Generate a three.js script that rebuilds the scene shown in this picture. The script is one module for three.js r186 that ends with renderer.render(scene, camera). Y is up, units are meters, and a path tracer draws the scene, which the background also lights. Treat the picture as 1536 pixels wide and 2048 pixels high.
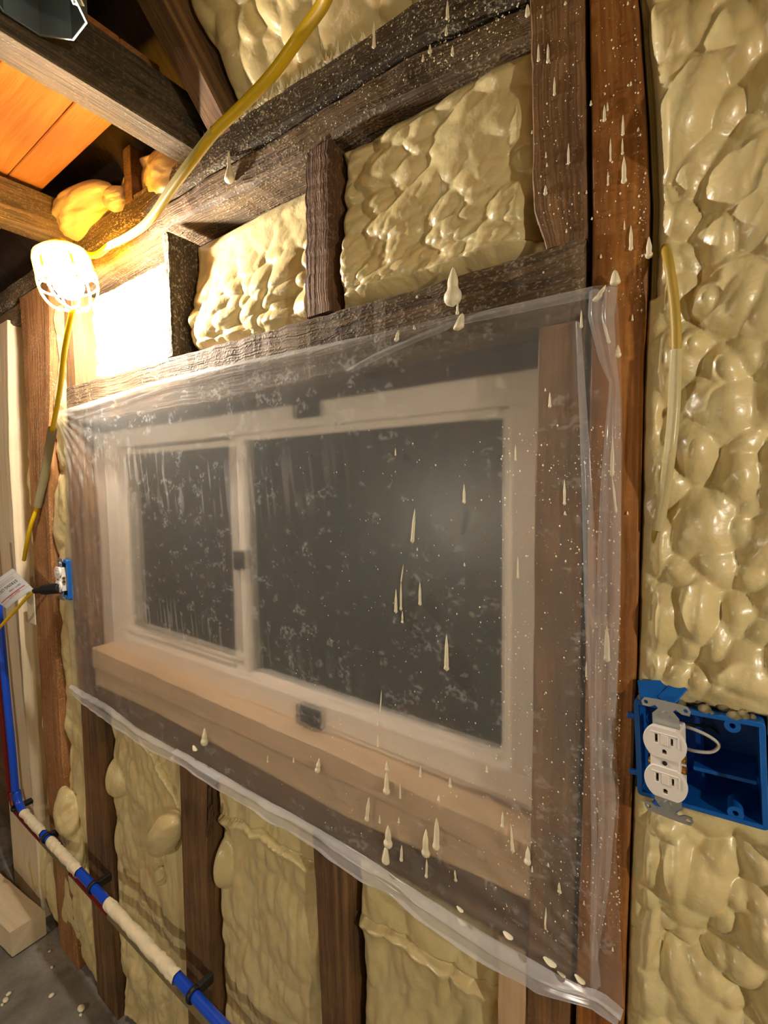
import * as THREE from 'three';
import { mergeGeometries, mergeVertices as mergeVerts } from 'three/addons/utils/BufferGeometryUtils.js';
import { RoundedBoxGeometry } from 'three/addons/geometries/RoundedBoxGeometry.js';

// ------------------------------------------------------------------ camera, light, exposure
const scene = new THREE.Scene();
scene.background = new THREE.Color(0x020203);
const F = 950, EYE = new THREE.Vector3(0, 1.43, 0.527);
const AX = new THREE.Vector3(0.81132961, 0.02630129, -0.58399701);      // wall x (right), in image axes (right, down, forward)
const AD = new THREE.Vector3(0.01503506, 0.99771812, 0.06582168);       // world down
const AN = new THREE.Vector3(0.5843956, -0.06218351, 0.80908281);       // into the wall
const camera = new THREE.PerspectiveCamera(2 * Math.atan(1024 / F) * 180 / Math.PI, 0.75, 0.02, 40);
camera.position.copy(EYE);
{
  const right = new THREE.Vector3(AX.x, -AD.x, -AN.x), down = new THREE.Vector3(AX.y, -AD.y, -AN.y), fwd = new THREE.Vector3(AX.z, -AD.z, -AN.z);
  const m = new THREE.Matrix4().makeBasis(right, down.clone().negate(), fwd.clone().negate());
  camera.quaternion.setFromRotationMatrix(m);
}
const EXPOSURE = 0.97, LAMP_POWER = 3.6, UNSEEN_LAMP_POWER = 2.6;
const LAMP_COLOR = 0xfff8ec;
const LAMP_SPOTS = [[-1.072, 1.845, 0.105], [0.95, 1.55, 0.6], [-1.32, 1.24, 2.05]];  // the hanging lamp in view, then two unseen lamps out of view
const renderer = new THREE.WebGLRenderer({ antialias: true });
renderer.toneMapping = THREE.LinearToneMapping;
renderer.toneMappingExposure = EXPOSURE;
renderer.shadowMap.enabled = true;

// ------------------------------------------------------------------ helpers
let seed = 7;
const rnd = () => { seed = (seed * 1664525 + 1013904223) >>> 0; return seed / 4294967296; };
const rr = (a, b) => a + (b - a) * rnd();
const hash = (x, y, s = 0) => { let h = (x * 374761393 + y * 668265263 + s * 2147483647) | 0; h = Math.imul(h ^ (h >>> 13), 1274126177); h ^= h >>> 16; return (h >>> 0) / 4294967296; };
const sm = t => t * t * (3 - 2 * t), clamp = (x, a = 0, b = 1) => Math.min(b, Math.max(a, x)), mixn = (a, b, t) => a + (b - a) * t;
const sstep = (a, b, x) => sm(clamp((x - a) / (b - a)));
function vn(x, y, s = 0) {
  const xi = Math.floor(x), yi = Math.floor(y), fx = sm(x - xi), fy = sm(y - yi);
  return mixn(mixn(hash(xi, yi, s), hash(xi + 1, yi, s), fx), mixn(hash(xi, yi + 1, s), hash(xi + 1, yi + 1, s), fx), fy);
}
function fbm(x, y, o = 4, s = 0) { let a = 0.5, v = 0, n = 0; for (let i = 0; i < o; i++) { v += a * vn(x, y, s + i * 17); n += a; x *= 2.03; y *= 2.03; a *= 0.5; } return v / n; }
// the photograph's point (px, py) on the plane z of the wall
function ray(px, py) {
  const r = new THREE.Vector3(px - 768, py - 1024, F);
  return new THREE.Vector3(r.dot(AX), -r.dot(AD), -r.dot(AN));
}
const P = (px, py, z = 0) => { const w = ray(px, py); return w.multiplyScalar((z - EYE.z) / w.z).add(EYE); };
const atDepth = (px, py, Z) => ray(px, py).multiplyScalar(Z / F).add(EYE);
const V = (x, y, z) => new THREE.Vector3(x, y, z);
const used = new Map();
const numbered = n => { const k = used.get(n) ?? 0; used.set(n, k + 1); return k ? `${n}_${String(k).padStart(3, '0')}` : n; };
function mesh(name, geo, mat, parent) {
  const m = new THREE.Mesh(geo, mat);
  m.castShadow = m.receiveShadow = true;
  if (parent) { parent.userData.n ??= {}; m.name = name; let k = parent.children.filter(c => c.name.replace(/_\d{3}$/, '') === name).length; if (k) m.name = `${name}_${String(k).padStart(3, '0')}`; parent.add(m); }
  else { m.name = numbered(name); scene.add(m); }
  return m;
}
function tag(o, label, category, group) { Object.assign(o.userData, { label, category }); if (group) o.userData.group = group; return o; }
function struct(o) { o.userData.kind = 'structure'; return o; }
function group(name, pos = V(0, 0, 0)) { const g = new THREE.Group(); g.name = numbered(name); g.position.copy(pos); scene.add(g); return g; }
function lerpPts(pts, t) {                                 // by arc length
  const L = [0]; for (let i = 1; i < pts.length; i++) L.push(L[i - 1] + pts[i].distanceTo(pts[i - 1]));
  const d = t * L.at(-1); let i = 1; while (i < pts.length - 1 && L[i] < d) i++;
  return pts[i - 1].clone().lerp(pts[i], clamp((d - L[i - 1]) / Math.max(1e-9, L[i] - L[i - 1])));
}
function xAtY(pts, y) {                                    // x of a near-vertical polyline at height y
  const p = [...pts].sort((a, b) => b.y - a.y);
  let i = 1; while (i < p.length - 1 && p[i].y > y) i++;
  const t = (y - p[i - 1].y) / (p[i].y - p[i - 1].y);
  return p[i - 1].x + (p[i].x - p[i - 1].x) * t;
}
function yAtX(pts, x) {
  const p = [...pts].sort((a, b) => a.x - b.x);
  let i = 1; while (i < p.length - 1 && p[i].x < x) i++;
  const t = (x - p[i - 1].x) / (p[i].x - p[i - 1].x);
  return p[i - 1].y + (p[i].y - p[i - 1].y) * t;
}
function geoFrom(pos, uv, idx) {
  const g = new THREE.BufferGeometry();
  g.setAttribute('position', new THREE.Float32BufferAttribute(pos, 3));
  g.setAttribute('uv', new THREE.Float32BufferAttribute(uv, 2));
  g.setIndex(idx); return g;
}
// a timber: rings of four corners (front-left, front-right, back-right, back-left) swept with chamfers
function sweepRect(rings, chamfer = 0.002, rough = 0.0006) {
  const pos = [], uv = [], idx = [], R = 8, u0 = rr(0, 3), v0 = rr(0, 3), s = (rnd() * 1000) | 0; let u = 0;
  const ringPts = rings.map((c, ri) => {
    const out = [];
    for (let k = 0; k < 4; k++) {
      const a = c[k], p = c[(k + 3) % 4], n = c[(k + 1) % 4];
      const j = () => V(1, 1, 1).multiplyScalar(0).add(V((vn(ri * 0.9, k * 7.7, s) - 0.5) * 2 * rough, (vn(ri * 1.1, k * 5.1, s + 3) - 0.5) * 2 * rough, (vn(ri * 1.3, k * 3.3, s + 5) - 0.5) * 2 * rough));
      const jj = j();
      const ch = chamfer * (0.6 + 0.8 * vn(ri * 0.5, k * 2.2, s + 9));
      out.push(a.clone().addScaledVector(p.clone().sub(a).normalize(), ch).add(jj), a.clone().addScaledVector(n.clone().sub(a).normalize(), ch).add(jj));
    }
    return out;
  });
  const seg = [];
  ringPts.forEach((r, i) => {
    if (i) u += rings[i][0].distanceTo(rings[i - 1][0]);
    seg.push(u);
  });
  const tri = (a, b, c, ua, ub, uc) => { pos.push(...a.toArray(), ...b.toArray(), ...c.toArray()); uv.push(...ua, ...ub, ...uc); };
  const per = [0]; for (let k = 0; k < R; k++) per.push(per[k] + ringPts[0][k].distanceTo(ringPts[0][(k + 1) % R]));
  for (let i = 1; i < rings.length; i++) for (let k = 0; k < R; k++) {
    const a = ringPts[i - 1][k], b = ringPts[i - 1][(k + 1) % R], c = ringPts[i][(k + 1) % R], d = ringPts[i][k];
    const ua = [u0 + seg[i - 1], v0 + per[k]], ub = [u0 + seg[i - 1], v0 + per[k + 1]], uc = [u0 + seg[i], v0 + per[k + 1]], ud = [u0 + seg[i], v0 + per[k]];
    tri(a, d, c, ua, ud, uc); tri(a, c, b, ua, uc, ub);
  }
  for (const [r, flip] of [[ringPts[0], 0], [ringPts.at(-1), 1]]) {
    const c = r.reduce((q, p) => q.add(p), V(0, 0, 0)).multiplyScalar(1 / R);
    for (let k = 0; k < R; k++) { const a = r[k], b = r[(k + 1) % R]; const w = p => [u0 + p.x * 0.3, v0 + p.y + p.z]; flip ? tri(c, b, a, w(c), w(b), w(a)) : tri(c, a, b, w(c), w(a), w(b)); }
  }
  const g = new THREE.BufferGeometry();
  g.setAttribute('position', new THREE.Float32BufferAttribute(pos, 3)); g.setAttribute('uv', new THREE.Float32BufferAttribute(uv, 2));
  g.computeVertexNormals(); fixWinding(g); return g;
}
function fixWinding(g) {                                   // make a closed triangle soup face outwards
  const p = g.attributes.position.array, uv = g.attributes.uv.array; let vol = 0;
  for (let i = 0; i < p.length; i += 9) vol += p[i] * (p[i + 4] * p[i + 8] - p[i + 5] * p[i + 7]) - p[i + 1] * (p[i + 3] * p[i + 8] - p[i + 5] * p[i + 6]) + p[i + 2] * (p[i + 3] * p[i + 7] - p[i + 4] * p[i + 6]);
  if (vol < 0) {
    for (let i = 0; i < p.length; i += 9) for (let k = 0; k < 3; k++) { const t = p[i + 3 + k]; p[i + 3 + k] = p[i + 6 + k]; p[i + 6 + k] = t; }
    for (let i = 0; i < uv.length; i += 6) for (let k = 0; k < 2; k++) { const t = uv[i + 2 + k]; uv[i + 2 + k] = uv[i + 4 + k]; uv[i + 4 + k] = t; }
    g.computeVertexNormals();
  }
}
// upright timber between two traced edges (wall points), and lying timber between two traced edges
function upright(L, R, zf, zb, n = 24, ch = 0.002, rough = 0.0006) {
  const y1 = Math.max(...L.map(p => p.y), ...R.map(p => p.y)), y0 = Math.min(...L.map(p => p.y), ...R.map(p => p.y)), rings = [];
  for (let i = 0; i <= n; i++) { const y = mixn(y1, y0, i / n), a = xAtY(L, y), b = xAtY(R, y); rings.push([V(a, y, zf), V(b, y, zf), V(b, y, zb), V(a, y, zb)]); }
  return sweepRect(rings, ch, rough);
}
function lying(T, B, x0, x1, zf, zb, n = 40, ch = 0.002, rough = 0.0006) {
  const rings = [];
  for (let i = 0; i <= n; i++) { const x = mixn(x0, x1, i / n), a = yAtX(T, x), b = yAtX(B, x); rings.push([V(x, a, zf), V(x, b, zf), V(x, b, zb), V(x, a, zb)]); }
  return sweepRect(rings, ch, rough);
}
function beam(a, b, wv, hv, n = 16, ch = 0.002, rough = 0.0008) {       // from a to b; wv and hv are half-section vectors
  const rings = [];
  for (let i = 0; i <= n; i++) { const c = a.clone().lerp(b, i / n); rings.push([c.clone().sub(wv).sub(hv), c.clone().add(wv).sub(hv), c.clone().add(wv).add(hv), c.clone().sub(wv).add(hv)]); }
  return sweepRect(rings, ch, rough);
}
const box = (w, h, d, r = 0.002, x = 0, y = 0, z = 0) => new RoundedBoxGeometry(w, h, d, 2, Math.min(r, w / 2.1, h / 2.1, d / 2.1)).translate(x, y, z);
const px = a => a.map(([x, y]) => P(x, y));
const tube = (pts, r, seg = 40, rs = 10) => new THREE.TubeGeometry(new THREE.CatmullRomCurve3(pts), seg, r, rs, false);
function cappedTube(pts, r, seg = 40, rs = 10) {
  const c = new THREE.CatmullRomCurve3(pts);
  const a = new THREE.SphereGeometry(r, rs, 6).translate(...c.getPoint(0).toArray()), b = new THREE.SphereGeometry(r, rs, 6).translate(...c.getPoint(1).toArray());
  return mergeGeometries([new THREE.TubeGeometry(c, seg, r, rs, false), a, b]);
}

// ------------------------------------------------------------------ textures and materials
function tex(w, h, fn, srgb, wm = 1, hm = 1) {
  const d = new Uint8Array(w * h * 4);
  for (let y = 0; y < h; y++) for (let x = 0; x < w; x++) { const c = fn(x, y); const o = (y * w + x) * 4; d[o] = clamp(c[0]) * 255; d[o + 1] = clamp(c[1]) * 255; d[o + 2] = clamp(c[2]) * 255; d[o + 3] = 255; }
  const t = new THREE.DataTexture(d, w, h); t.magFilter = THREE.LinearFilter; t.minFilter = THREE.LinearMipmapLinearFilter; t.generateMipmaps = true;
  t.wrapS = t.wrapT = THREE.MirroredRepeatWrapping; if (srgb) t.colorSpace = THREE.SRGBColorSpace; t.repeat.set(1 / wm, 1 / hm); t.needsUpdate = true; return t;
}
const hex = h => [(h >> 16 & 255) / 255, (h >> 8 & 255) / 255, (h & 255) / 255];
// timber, 0.8 m along the grain by 0.3 m; fleck adds dried foam mist that clings to the fibres
function wood(dark, light, s, { fleck = 0, fleckColor = 0xcfc8ae, bump = 0.0012, rough = 0.75, knots = 2, contrast = 1 } = {}) {
  const W = 768, H = 320, A = hex(dark), B = hex(light), C = hex(fleckColor), K = [];
  for (let i = 0; i < knots; i++) K.push([hash(i, s, 1) * W, hash(i, s, 2) * H, 5 + 7 * hash(i, s, 3)]);
  const val = new Float32Array(W * H), fl = new Float32Array(W * H);
  for (let y = 0; y < H; y++) for (let x = 0; x < W; x++) {
    let wy = y + 10 * fbm(x / 120, y / 60, 3, s + 40), k = 0;
    for (const [kx, ky, kr] of K) { const dx = (x - kx) / 2.2, dy = y - ky, d = Math.hypot(dx, dy); wy += dy / (d + 4) * 14 * Math.exp(-d / (kr * 2.2)); k = Math.max(k, sstep(kr, kr * 0.5, d)); }
    const band = fbm(x / 260, wy / 11, 3, s), fine = fbm(x / 46, wy / 1.7, 3, s + 9), blot = fbm(x / 90, y / 70, 3, s + 21);
    val[y * W + x] = clamp(0.5 + contrast * ((band - 0.5) * 1.1 + (fine - 0.5) * 0.75 + (blot - 0.5) * 0.8) - k * 0.5);
    const f = fbm(x / 3.2, y / 2.4, 3, s + 60), big = fbm(x / 80, y / 60, 3, s + 80);
    fl[y * W + x] = fleck * sstep(0.60 - 0.25 * fleck * (big - 0.3), 0.78, f + 0.25 * (big - 0.5));
  }
  const map = tex(W, H, (x, y) => { const v = val[y * W + x], f = fl[y * W + x]; return [0, 1, 2].map(i => mixn(mixn(A[i], B[i], v), C[i], f)); }, true, 0.8, 0.3);
  const bmp = tex(W, H, (x, y) => { const v = val[y * W + x] * 0.7 + fl[y * W + x] * 0.4; return [v, v, v]; }, false, 0.8, 0.3);
  return new THREE.MeshStandardMaterial({ map, bumpMap: bmp, bumpScale: bump, roughness: rough });
}
const M = {};
M.king = wood(0x683c14, 0xb0742f, 11, { rough: 0.62, fleck: 0.12 });
M.trimmer = wood(0x5c4126, 0x987046, 23, { rough: 0.65, fleck: 0.1 });
M.old = wood(0x342a1e, 0x705e46, 31, { fleck: 0.7, bump: 0.003, rough: 0.85 });
M.header = wood(0x3a2a1a, 0x7c6446, 37, { fleck: 0.45, bump: 0.003, rough: 0.8 });
M.brown = wood(0x4a341e, 0x86643e, 41, { fleck: 0.08 });
M.cripple = wood(0x3a2616, 0x745233, 43, { fleck: 0.35, fleckColor: 0xc9a79c, bump: 0.002 });
M.red = wood(0x784c26, 0xac7a48, 47, { fleck: 0.45, fleckColor: 0xd8ccb4 });
M.fresh = wood(0xbc9c76, 0xdcc09c, 53, { contrast: 0.7, knots: 3, rough: 0.6 });
M.pine = wood(0x9c6434, 0xc08a52, 59, { contrast: 0.8, knots: 4, rough: 0.55 });
M.cream = wood(0xd6c3a0, 0xeee0c2, 61, { contrast: 0.6, knots: 1, rough: 0.6 });
M.joist = wood(0x2e261c, 0x6a5a44, 67, { fleck: 0.35, fleckColor: 0x9a8a6c, bump: 0.002 });
M.darkwood = wood(0x1c130e, 0x3a2a20, 71, { bump: 0.002 });
M.sheath = wood(0x5a4632, 0x7c6248, 73, { knots: 5 });
{
  const c0 = hex(0xdfd09e), c1 = hex(0xd3c188);
  const map = tex(512, 512, (x, y) => { const v = fbm(x / 50, y / 50, 4, 5) * 0.75 + 0.25 * fbm(x / 6, y / 6, 2, 8); return [0, 1, 2].map(i => mixn(c1[i], c0[i], v)); }, true, 0.5, 0.5);
  const bmp = tex(512, 512, (x, y) => { const v = fbm(x / 7, y / 7, 3, 91); return [v, v, v]; }, false, 0.25, 0.25);
  M.foam = new THREE.MeshPhysicalMaterial({ map, bumpMap: bmp, bumpScale: 0.0004, roughness: 0.36, clearcoat: 0.3, clearcoatRoughness: 0.2 });
  M.crust = new THREE.MeshStandardMaterial({ map, bumpMap: bmp, bumpScale: 0.006, roughness: 0.7 });
  M.drip = new THREE.MeshPhysicalMaterial({ color: 0xf0e6c6, roughness: 0.4, clearcoat: 0.2 });
  const g0 = hex(0x58564f), g1 = hex(0xaaa79c);
  const cm = tex(512, 512, (x, y) => { const v = fbm(x / 60, y / 60, 5, 15) * 1.5 - 0.35 + (hash(x, y, 3) - 0.5) * 0.12; return [0, 1, 2].map(i => mixn(g0[i], g1[i], v)); }, true, 1, 1);
  const cb = tex(512, 512, (x, y) => { const v = fbm(x / 14, y / 14, 4, 16); return [v, v, v]; }, false, 1, 1);
  M.concrete = new THREE.MeshStandardMaterial({ map: cm, bumpMap: cb, bumpScale: 0.004, roughness: 0.9 });
}
M.vinyl = new THREE.MeshStandardMaterial({ color: 0xeee4d6, roughness: 0.4 });
M.black = new THREE.MeshStandardMaterial({ color: 0x141416, roughness: 0.5 });
M.blue = new THREE.MeshPhysicalMaterial({ color: 0x0f5fb4, roughness: 0.35, clearcoat: 0.3 });
M.pexblue = new THREE.MeshPhysicalMaterial({ color: 0x0e48c8, roughness: 0.3, clearcoat: 0.3 });
M.pexred = new THREE.MeshPhysicalMaterial({ color: 0x7a1414, roughness: 0.35 });
M.yellow = new THREE.MeshPhysicalMaterial({ color: 0xe8c000, roughness: 0.4, clearcoat: 0.2 });
M.romex = new THREE.MeshStandardMaterial({ color: 0xb49638, roughness: 0.5 });
M.white = new THREE.MeshPhysicalMaterial({ color: 0xf0e9e0, roughness: 0.3, clearcoat: 0.3 });
M.slot = new THREE.MeshStandardMaterial({ color: 0x1a1410, roughness: 0.7 });
M.steel = new THREE.MeshStandardMaterial({ color: 0xb8bab8, roughness: 0.38, metalness: 0.75 });
M.steelbox = new THREE.MeshStandardMaterial({ color: 0x8b9496, roughness: 0.42, metalness: 0.8 });
M.brass = new THREE.MeshStandardMaterial({ color: 0xb58a3a, roughness: 0.35, metalness: 0.9 });
M.wire = new THREE.MeshStandardMaterial({ color: 0xd8d2c4, roughness: 0.5 });
M.pane = new THREE.MeshPhysicalMaterial({ color: 0xc8d2cc, transmission: 1, thickness: 0, roughness: 0.3, ior: 1.5 });
M.yellowGlow = new THREE.MeshPhysicalMaterial({ color: 0xffdd88, roughness: 0.55, transmission: 0.6, thickness: 0 });
M.bulb = new THREE.MeshStandardMaterial({ color: 0xffffff, emissive: 0xfff2da, emissiveIntensity: 30, roughness: 0.4 });

// ------------------------------------------------------------------ room shell
const BACK = -0.095;
struct(mesh('floor', new THREE.BoxGeometry(5.2, 0.12, 4.0).translate(-0.6, -0.06, 1.8), M.concrete));
{ const g = scene.getObjectByName('floor').geometry, p = g.attributes.position, u = g.attributes.uv; for (let i = 0; i < p.count; i++) u.setXY(i, p.getX(i), p.getZ(i)); }
{
  // outer wall around the window opening
  const w = group('wall_front'); struct(w);
  const part = (x0, x1, y0, y1) => mesh('sheathing_board', new THREE.BoxGeometry(x1 - x0, y1 - y0, 0.03).translate((x0 + x1) / 2, (y0 + y1) / 2, BACK - 0.016), M.sheath, w);
  part(-3.2, -1.312, 0, 3.2); part(-0.17, 2, 0, 3.2); part(-1.311, -0.171, 0, 0.96); part(-1.311, -0.171, 1.60, 3.2);
}
struct(mesh('wall_left', new THREE.BoxGeometry(0.1, 3.2, 4.0).translate(-3.25, 1.6, 1.8), M.sheath));
struct(mesh('wall_right', new THREE.BoxGeometry(0.1, 3.2, 4.0).translate(2.05, 1.6, 1.8), M.crust));
struct(mesh('wall_back', new THREE.BoxGeometry(5.2, 3.2, 0.1).translate(-0.6, 1.6, 3.65), M.crust));
struct(mesh('ceiling', new THREE.BoxGeometry(5.4, 0.1, 4.2).translate(-0.6, 3.25, 1.8), M.sheath));

// ------------------------------------------------------------------ traced edges of the framing (wall plane)
const E = {
  kingL: px([[1177, -120], [1178, 0], [1186, 470], [1180, 700], [1175, 1000], [1168, 1500], [1150, 2048], [1142, 2300]]),
  kingR: px([[1262, -120], [1275, 0], [1290, 220], [1298, 400], [1294, 560], [1284, 760], [1280, 1000], [1273, 1300], [1262, 1600], [1252, 1900], [1247, 2048], [1236, 2300]]),
  upL: px([[1056, -120], [1060, 0], [1064, 200], [1066, 420]]),
  upR: px([[1167, -120], [1168, 0], [1172, 300], [1174, 475]]),
  trL: px([[1076, 650], [1069, 1000], [1066, 1400], [1062, 1690], [1052, 2048], [1046, 2300]]),
  trR: px([[1172, 650], [1163, 1000], [1158, 1500], [1138, 2048], [1130, 2300]]),
  hdrT: px([[1176, 470], [1060, 507], [870, 566], [660, 627], [345, 715], [130, 776]]),
  hdrB: px([[1174, 628], [1075, 655], [870, 705], [700, 745], [450, 800], [150, 852]]),
  plB: px([[1066, 62], [850, 165], [750, 215], [660, 262], [610, 310], [345, 440], [109, 590], [0, 660]]),
  plT: px([[1066, -90], [830, 0], [700, 92], [545, 190], [400, 289], [109, 505], [0, 585]]),
  sillT: px([[184, 1294], [430, 1403], [700, 1522], [1062, 1690]]),
  sillM: px([[190, 1336], [287, 1381], [700, 1571], [1062, 1748]]),
  sillB: px([[196, 1372], [300, 1420], [700, 1641], [1062, 1806]]),
  s1L: px([[160, 1380], [175, 1700], [199, 2048]]), s1R: px([[190, 1380], [210, 1700], [236, 2048]]),
  s2L: px([[357, 1490], [365, 1750], [376, 2048]]), s2R: px([[409, 1490], [414, 1750], [425, 2048]]),
  s3L: px([[624, 1650], [634, 1850], [643, 2048]]), s3R: px([[692, 1650], [695, 1850], [699, 2048]]),
  cAL: px([[322, 430], [336, 715]]), cAR: px([[345, 430], [350, 715]]),
  cBL: px([[611, 260], [609, 640]]), cBR: px([[661, 260], [659, 640]]),
  redL: px([[42, 600], [50, 700], [64, 1000], [85, 1400], [106, 1700], [130, 2000]]), redR: px([[100, 560], [104, 700], [100, 1000], [120, 1400], [140, 1700], [160, 1950]]),
  lkL: px([[126, 560], [133, 760], [138, 1000], [153, 1300], [160, 1390]]), lkR: px([[148, 560], [152, 780], [160, 1000], [178, 1300], [184, 1390]]),
  creamR: px([[16, 640], [20, 900], [50, 1400], [72, 1650], [90, 1900]]),
};
const floorY = (pts, y = 0.002) => { const p = [...pts].sort((a, b) => b.y - a.y); const x = p.at(-1).x; return [...p.filter(q => q.y > y + 0.01), V(x, y, 0)]; };

function timber(name, label, geo, mat, category = 'timber', grp) { const o = mesh(name, geo, mat); return tag(o, label, category, grp); }
const kingStud = timber('wall_stud', 'orange-brown full-height stud beside the bubbly foam, right of the plastic', upright(floorY(E.kingL), floorY(E.kingR), 0, BACK, 60), M.king);
const upperStud = timber('wall_stud', 'short dark brown stud with a slanted notch at its foot, above the header', upright([...E.upL.slice(0, -1), E.upL.at(-1), P(1086, 478)], [...E.upR, P(1175, 478)].slice(0, 4).concat(V(E.upR.at(-1).x, P(1086, 478).y, 0)), 0.001, BACK, 30), M.trimmer);
const trimStud = timber('wall_stud', 'brown stud behind the plastic at the right edge of the window opening', upright([V(E.trL[0].x, 1.592, 0), ...floorY(E.trL.slice(1))], [V(E.trR[0].x, 1.592, 0), ...floorY(E.trR.slice(1))], 0, BACK, 50), M.trimmer);
const header = timber('header_beam', 'dark rough header timber running across above the window', lying(E.hdrT, E.hdrB, -1.368, -0.122, 0.002, BACK, 60, 0.003, 0.0016), M.header);
const shim = timber('shim_board', 'thin dark board between the header and the window frame', lying([V(-1.30, 1.59, 0), V(-0.17, 1.59, 0)], [V(-1.30, 1.562, 0), V(-0.17, 1.562, 0)], -1.302, -0.172, -0.036, BACK), M.darkwood);
E.plM = E.plT.map(p => V(p.x, mixn(yAtX(E.plB, p.x), p.y, 0.5), 0));
const topPlate = timber('top_plate', 'upper of two black weathered plates frosted with foam, below the ceiling joists', lying(E.plT, E.plM.map(p => p.clone().add(V(0, 0.002, 0))), -2.1, -0.183, 0, BACK, 80, 0.003, 0.0014), M.old);
const lowPlate = timber('top_plate', 'lower of the two weathered plates, resting on the short cripples', lying(E.plM.map(p => p.clone().add(V(0, -0.002, 0))), E.plB, -2.1, -0.183, -0.006, BACK, 80, 0.005, 0.0014), M.header);
const sill = timber('window_sill', 'pale new sill board under the window behind the plastic', lying(E.sillT, E.sillM, -1.306, -0.176, 0.0, BACK), M.fresh);
const subSill = timber('sill_plate', 'tan second sill board directly below the pale one', lying(E.sillM.map(p => p.clone().add(V(0, -0.001, 0))), E.sillB, -1.302, -0.176, -0.003, BACK), M.fresh);
const oldSill = timber('old_sill', 'dark old sill timber at the foot of the window framing', lying(E.sillB.map(p => p.clone().add(V(0, -0.001, 0))), [V(-1.4, 0.862, 0), V(-0.1, 0.862, 0)], -1.302, -0.177, -0.006, BACK), M.brown);
timber('cripple_stud', 'dark brown cripple stud rising from the floor at the left end of the sill', upright([V(E.s1L[0].x, 0.86, 0), ...floorY(E.s1L.slice(1))], [V(E.s1R[0].x, 0.86, 0), ...floorY(E.s1R.slice(1))], 0, BACK, 40), M.brown);
timber('cripple_stud', 'brown cripple stud with a splintered edge, second from the left under the sill', upright([V(E.s2L[0].x, 0.86, 0), ...floorY(E.s2L.slice(1))], [V(E.s2R[0].x, 0.86, 0), ...floorY(E.s2R.slice(1))], 0, BACK, 40), M.brown);
timber('cripple_stud', 'brown cripple stud with a foam-dusted right face, third from the left under the sill', upright([V(E.s3L[0].x, 0.86, 0), ...floorY(E.s3L.slice(1))], [V(E.s3R[0].x, 0.86, 0), ...floorY(E.s3R.slice(1))], 0, BACK, 40), M.brown);
timber('cripple_stud', 'pale new cripple stud standing against the brown window stud at the bottom', upright([V(-0.217, 0.86, 0), V(-0.217, 0.002, 0)], [V(-0.181, 0.86, 0), V(-0.181, 0.002, 0)], -0.002, BACK, 30), M.fresh);
timber('cripple_stud', 'short dusty cripple between header and plate, right of the glowing lamp', upright([V(-0.903, 1.912, 0), V(-0.903, 1.677, 0)], [V(-0.879, 1.912, 0), V(-0.879, 1.677, 0)], 0, BACK, 30, 0.003, 0.002), M.old);
timber('cripple_stud', 'short brown cripple with pink scuffs between header and plate, middle of the wall', upright([V(-0.514, 1.908, 0), V(-0.521, 1.677, 0)], [V(-0.464, 1.905, 0), V(-0.470, 1.677, 0)], 0.001, BACK, 30, 0.003, 0.0015), M.cripple);
timber('wall_stud', 'red-brown stud at the far left beside the blue socket box', upright(floorY(E.redL), floorY(E.redR), 0.004, BACK, 60, 0.003, 0.001), M.red);
timber('wall_stud', 'narrow stud at the left edge of the plastic behind the lamp cord', upright([V(E.lkL[0].x, 1.905, 0), ...E.lkL.slice(1, -1), V(E.lkL.at(-1).x, 0.862, 0)], [V(-1.318, 1.905, 0), V(-1.318, 0.862, 0)], 0.0, BACK, 50), M.trimmer);
timber('wall_stud', 'pale cream board at the left edge of the picture behind the pipes', upright([V(-2.05, 1.9, 0), V(-2.05, 0.002, 0)], floorY(E.creamR), 0.002, BACK, 40), M.cream);
timber('wood_block', 'small pale block between the cream board and the red-brown stud', box(0.06, 0.1, 0.05, 0.002, -1.713, 1.06, -0.022), M.cream);
timber('floor_plate', 'pale offcut of timber on the floor at lower left', beam(V(-2.1, 0.045, 0.10), V(-1.72, 0.045, 0.06), V(0, 0, 0.045), V(0, 0.04, 0)), M.cream);

// joists, rafter, deck
const JY = 2.012;
timber('ceiling_joist', 'grey weathered joist reaching overhead from the plate, nearer of the two', beam(V(-0.796, JY + 0.045, -0.05), V(-0.796, JY + 0.045, 3.55), V(0.0285, 0, 0), V(0, 0.0455, 0), 40, 0.003, 0.0012), M.joist);
timber('ceiling_joist', 'orange-lit joist at the top left edge, farther of the two', beam(V(-1.32, JY + 0.045, -0.05), V(-1.32, JY + 0.045, 3.55), V(0.0285, 0, 0), V(0, 0.0455, 0), 40, 0.003, 0.0012), M.joist);
{
  const d = V(0, 1.06, 1).normalize(), n = V(0, -1, 1.06).normalize(), a = V(-0.705, 2.035, 0.02).addScaledVector(n, -0.05);
  timber('rafter', 'dark brown sloping rafter beside the octagonal metal box', beam(a.clone().addScaledVector(d, -0.08), a.clone().addScaledVector(d, 1.2), V(0.026, 0, 0), n.clone().multiplyScalar(0.05), 20, 0.003), M.brown);
}
{
  const deck = group('ceiling_deck'); struct(deck);
  let z = 0.05;
  for (let i = 0; i < 22; i++) { const w = i ? rr(0.098, 0.108) : 0.066; const m = mesh('plank', beam(V(-3.1, 2.127 + rr(-0.001, 0.001), z + w / 2), V(-0.80, 2.127, z + w / 2), V(0, 0, w / 2 - 0.0006), V(0, 0.011, 0), 4, 0.0015), M.pine, deck); z += w; }
}
{
  const roof = group('ceiling_roof'); struct(roof);
  const d = V(0, 1.06, 1).normalize(), n = V(0, -1, 1.06).normalize();
  const a = V(-0.3, 2.035, 0.02).addScaledVector(n, -0.12);
  mesh('roof_board', beam(a.clone().addScaledVector(d, -0.12), a.clone().addScaledVector(d, 1.35), V(2.2, 0, 0), n.clone().multiplyScalar(0.01), 4), M.darkwood, roof);
}

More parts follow.
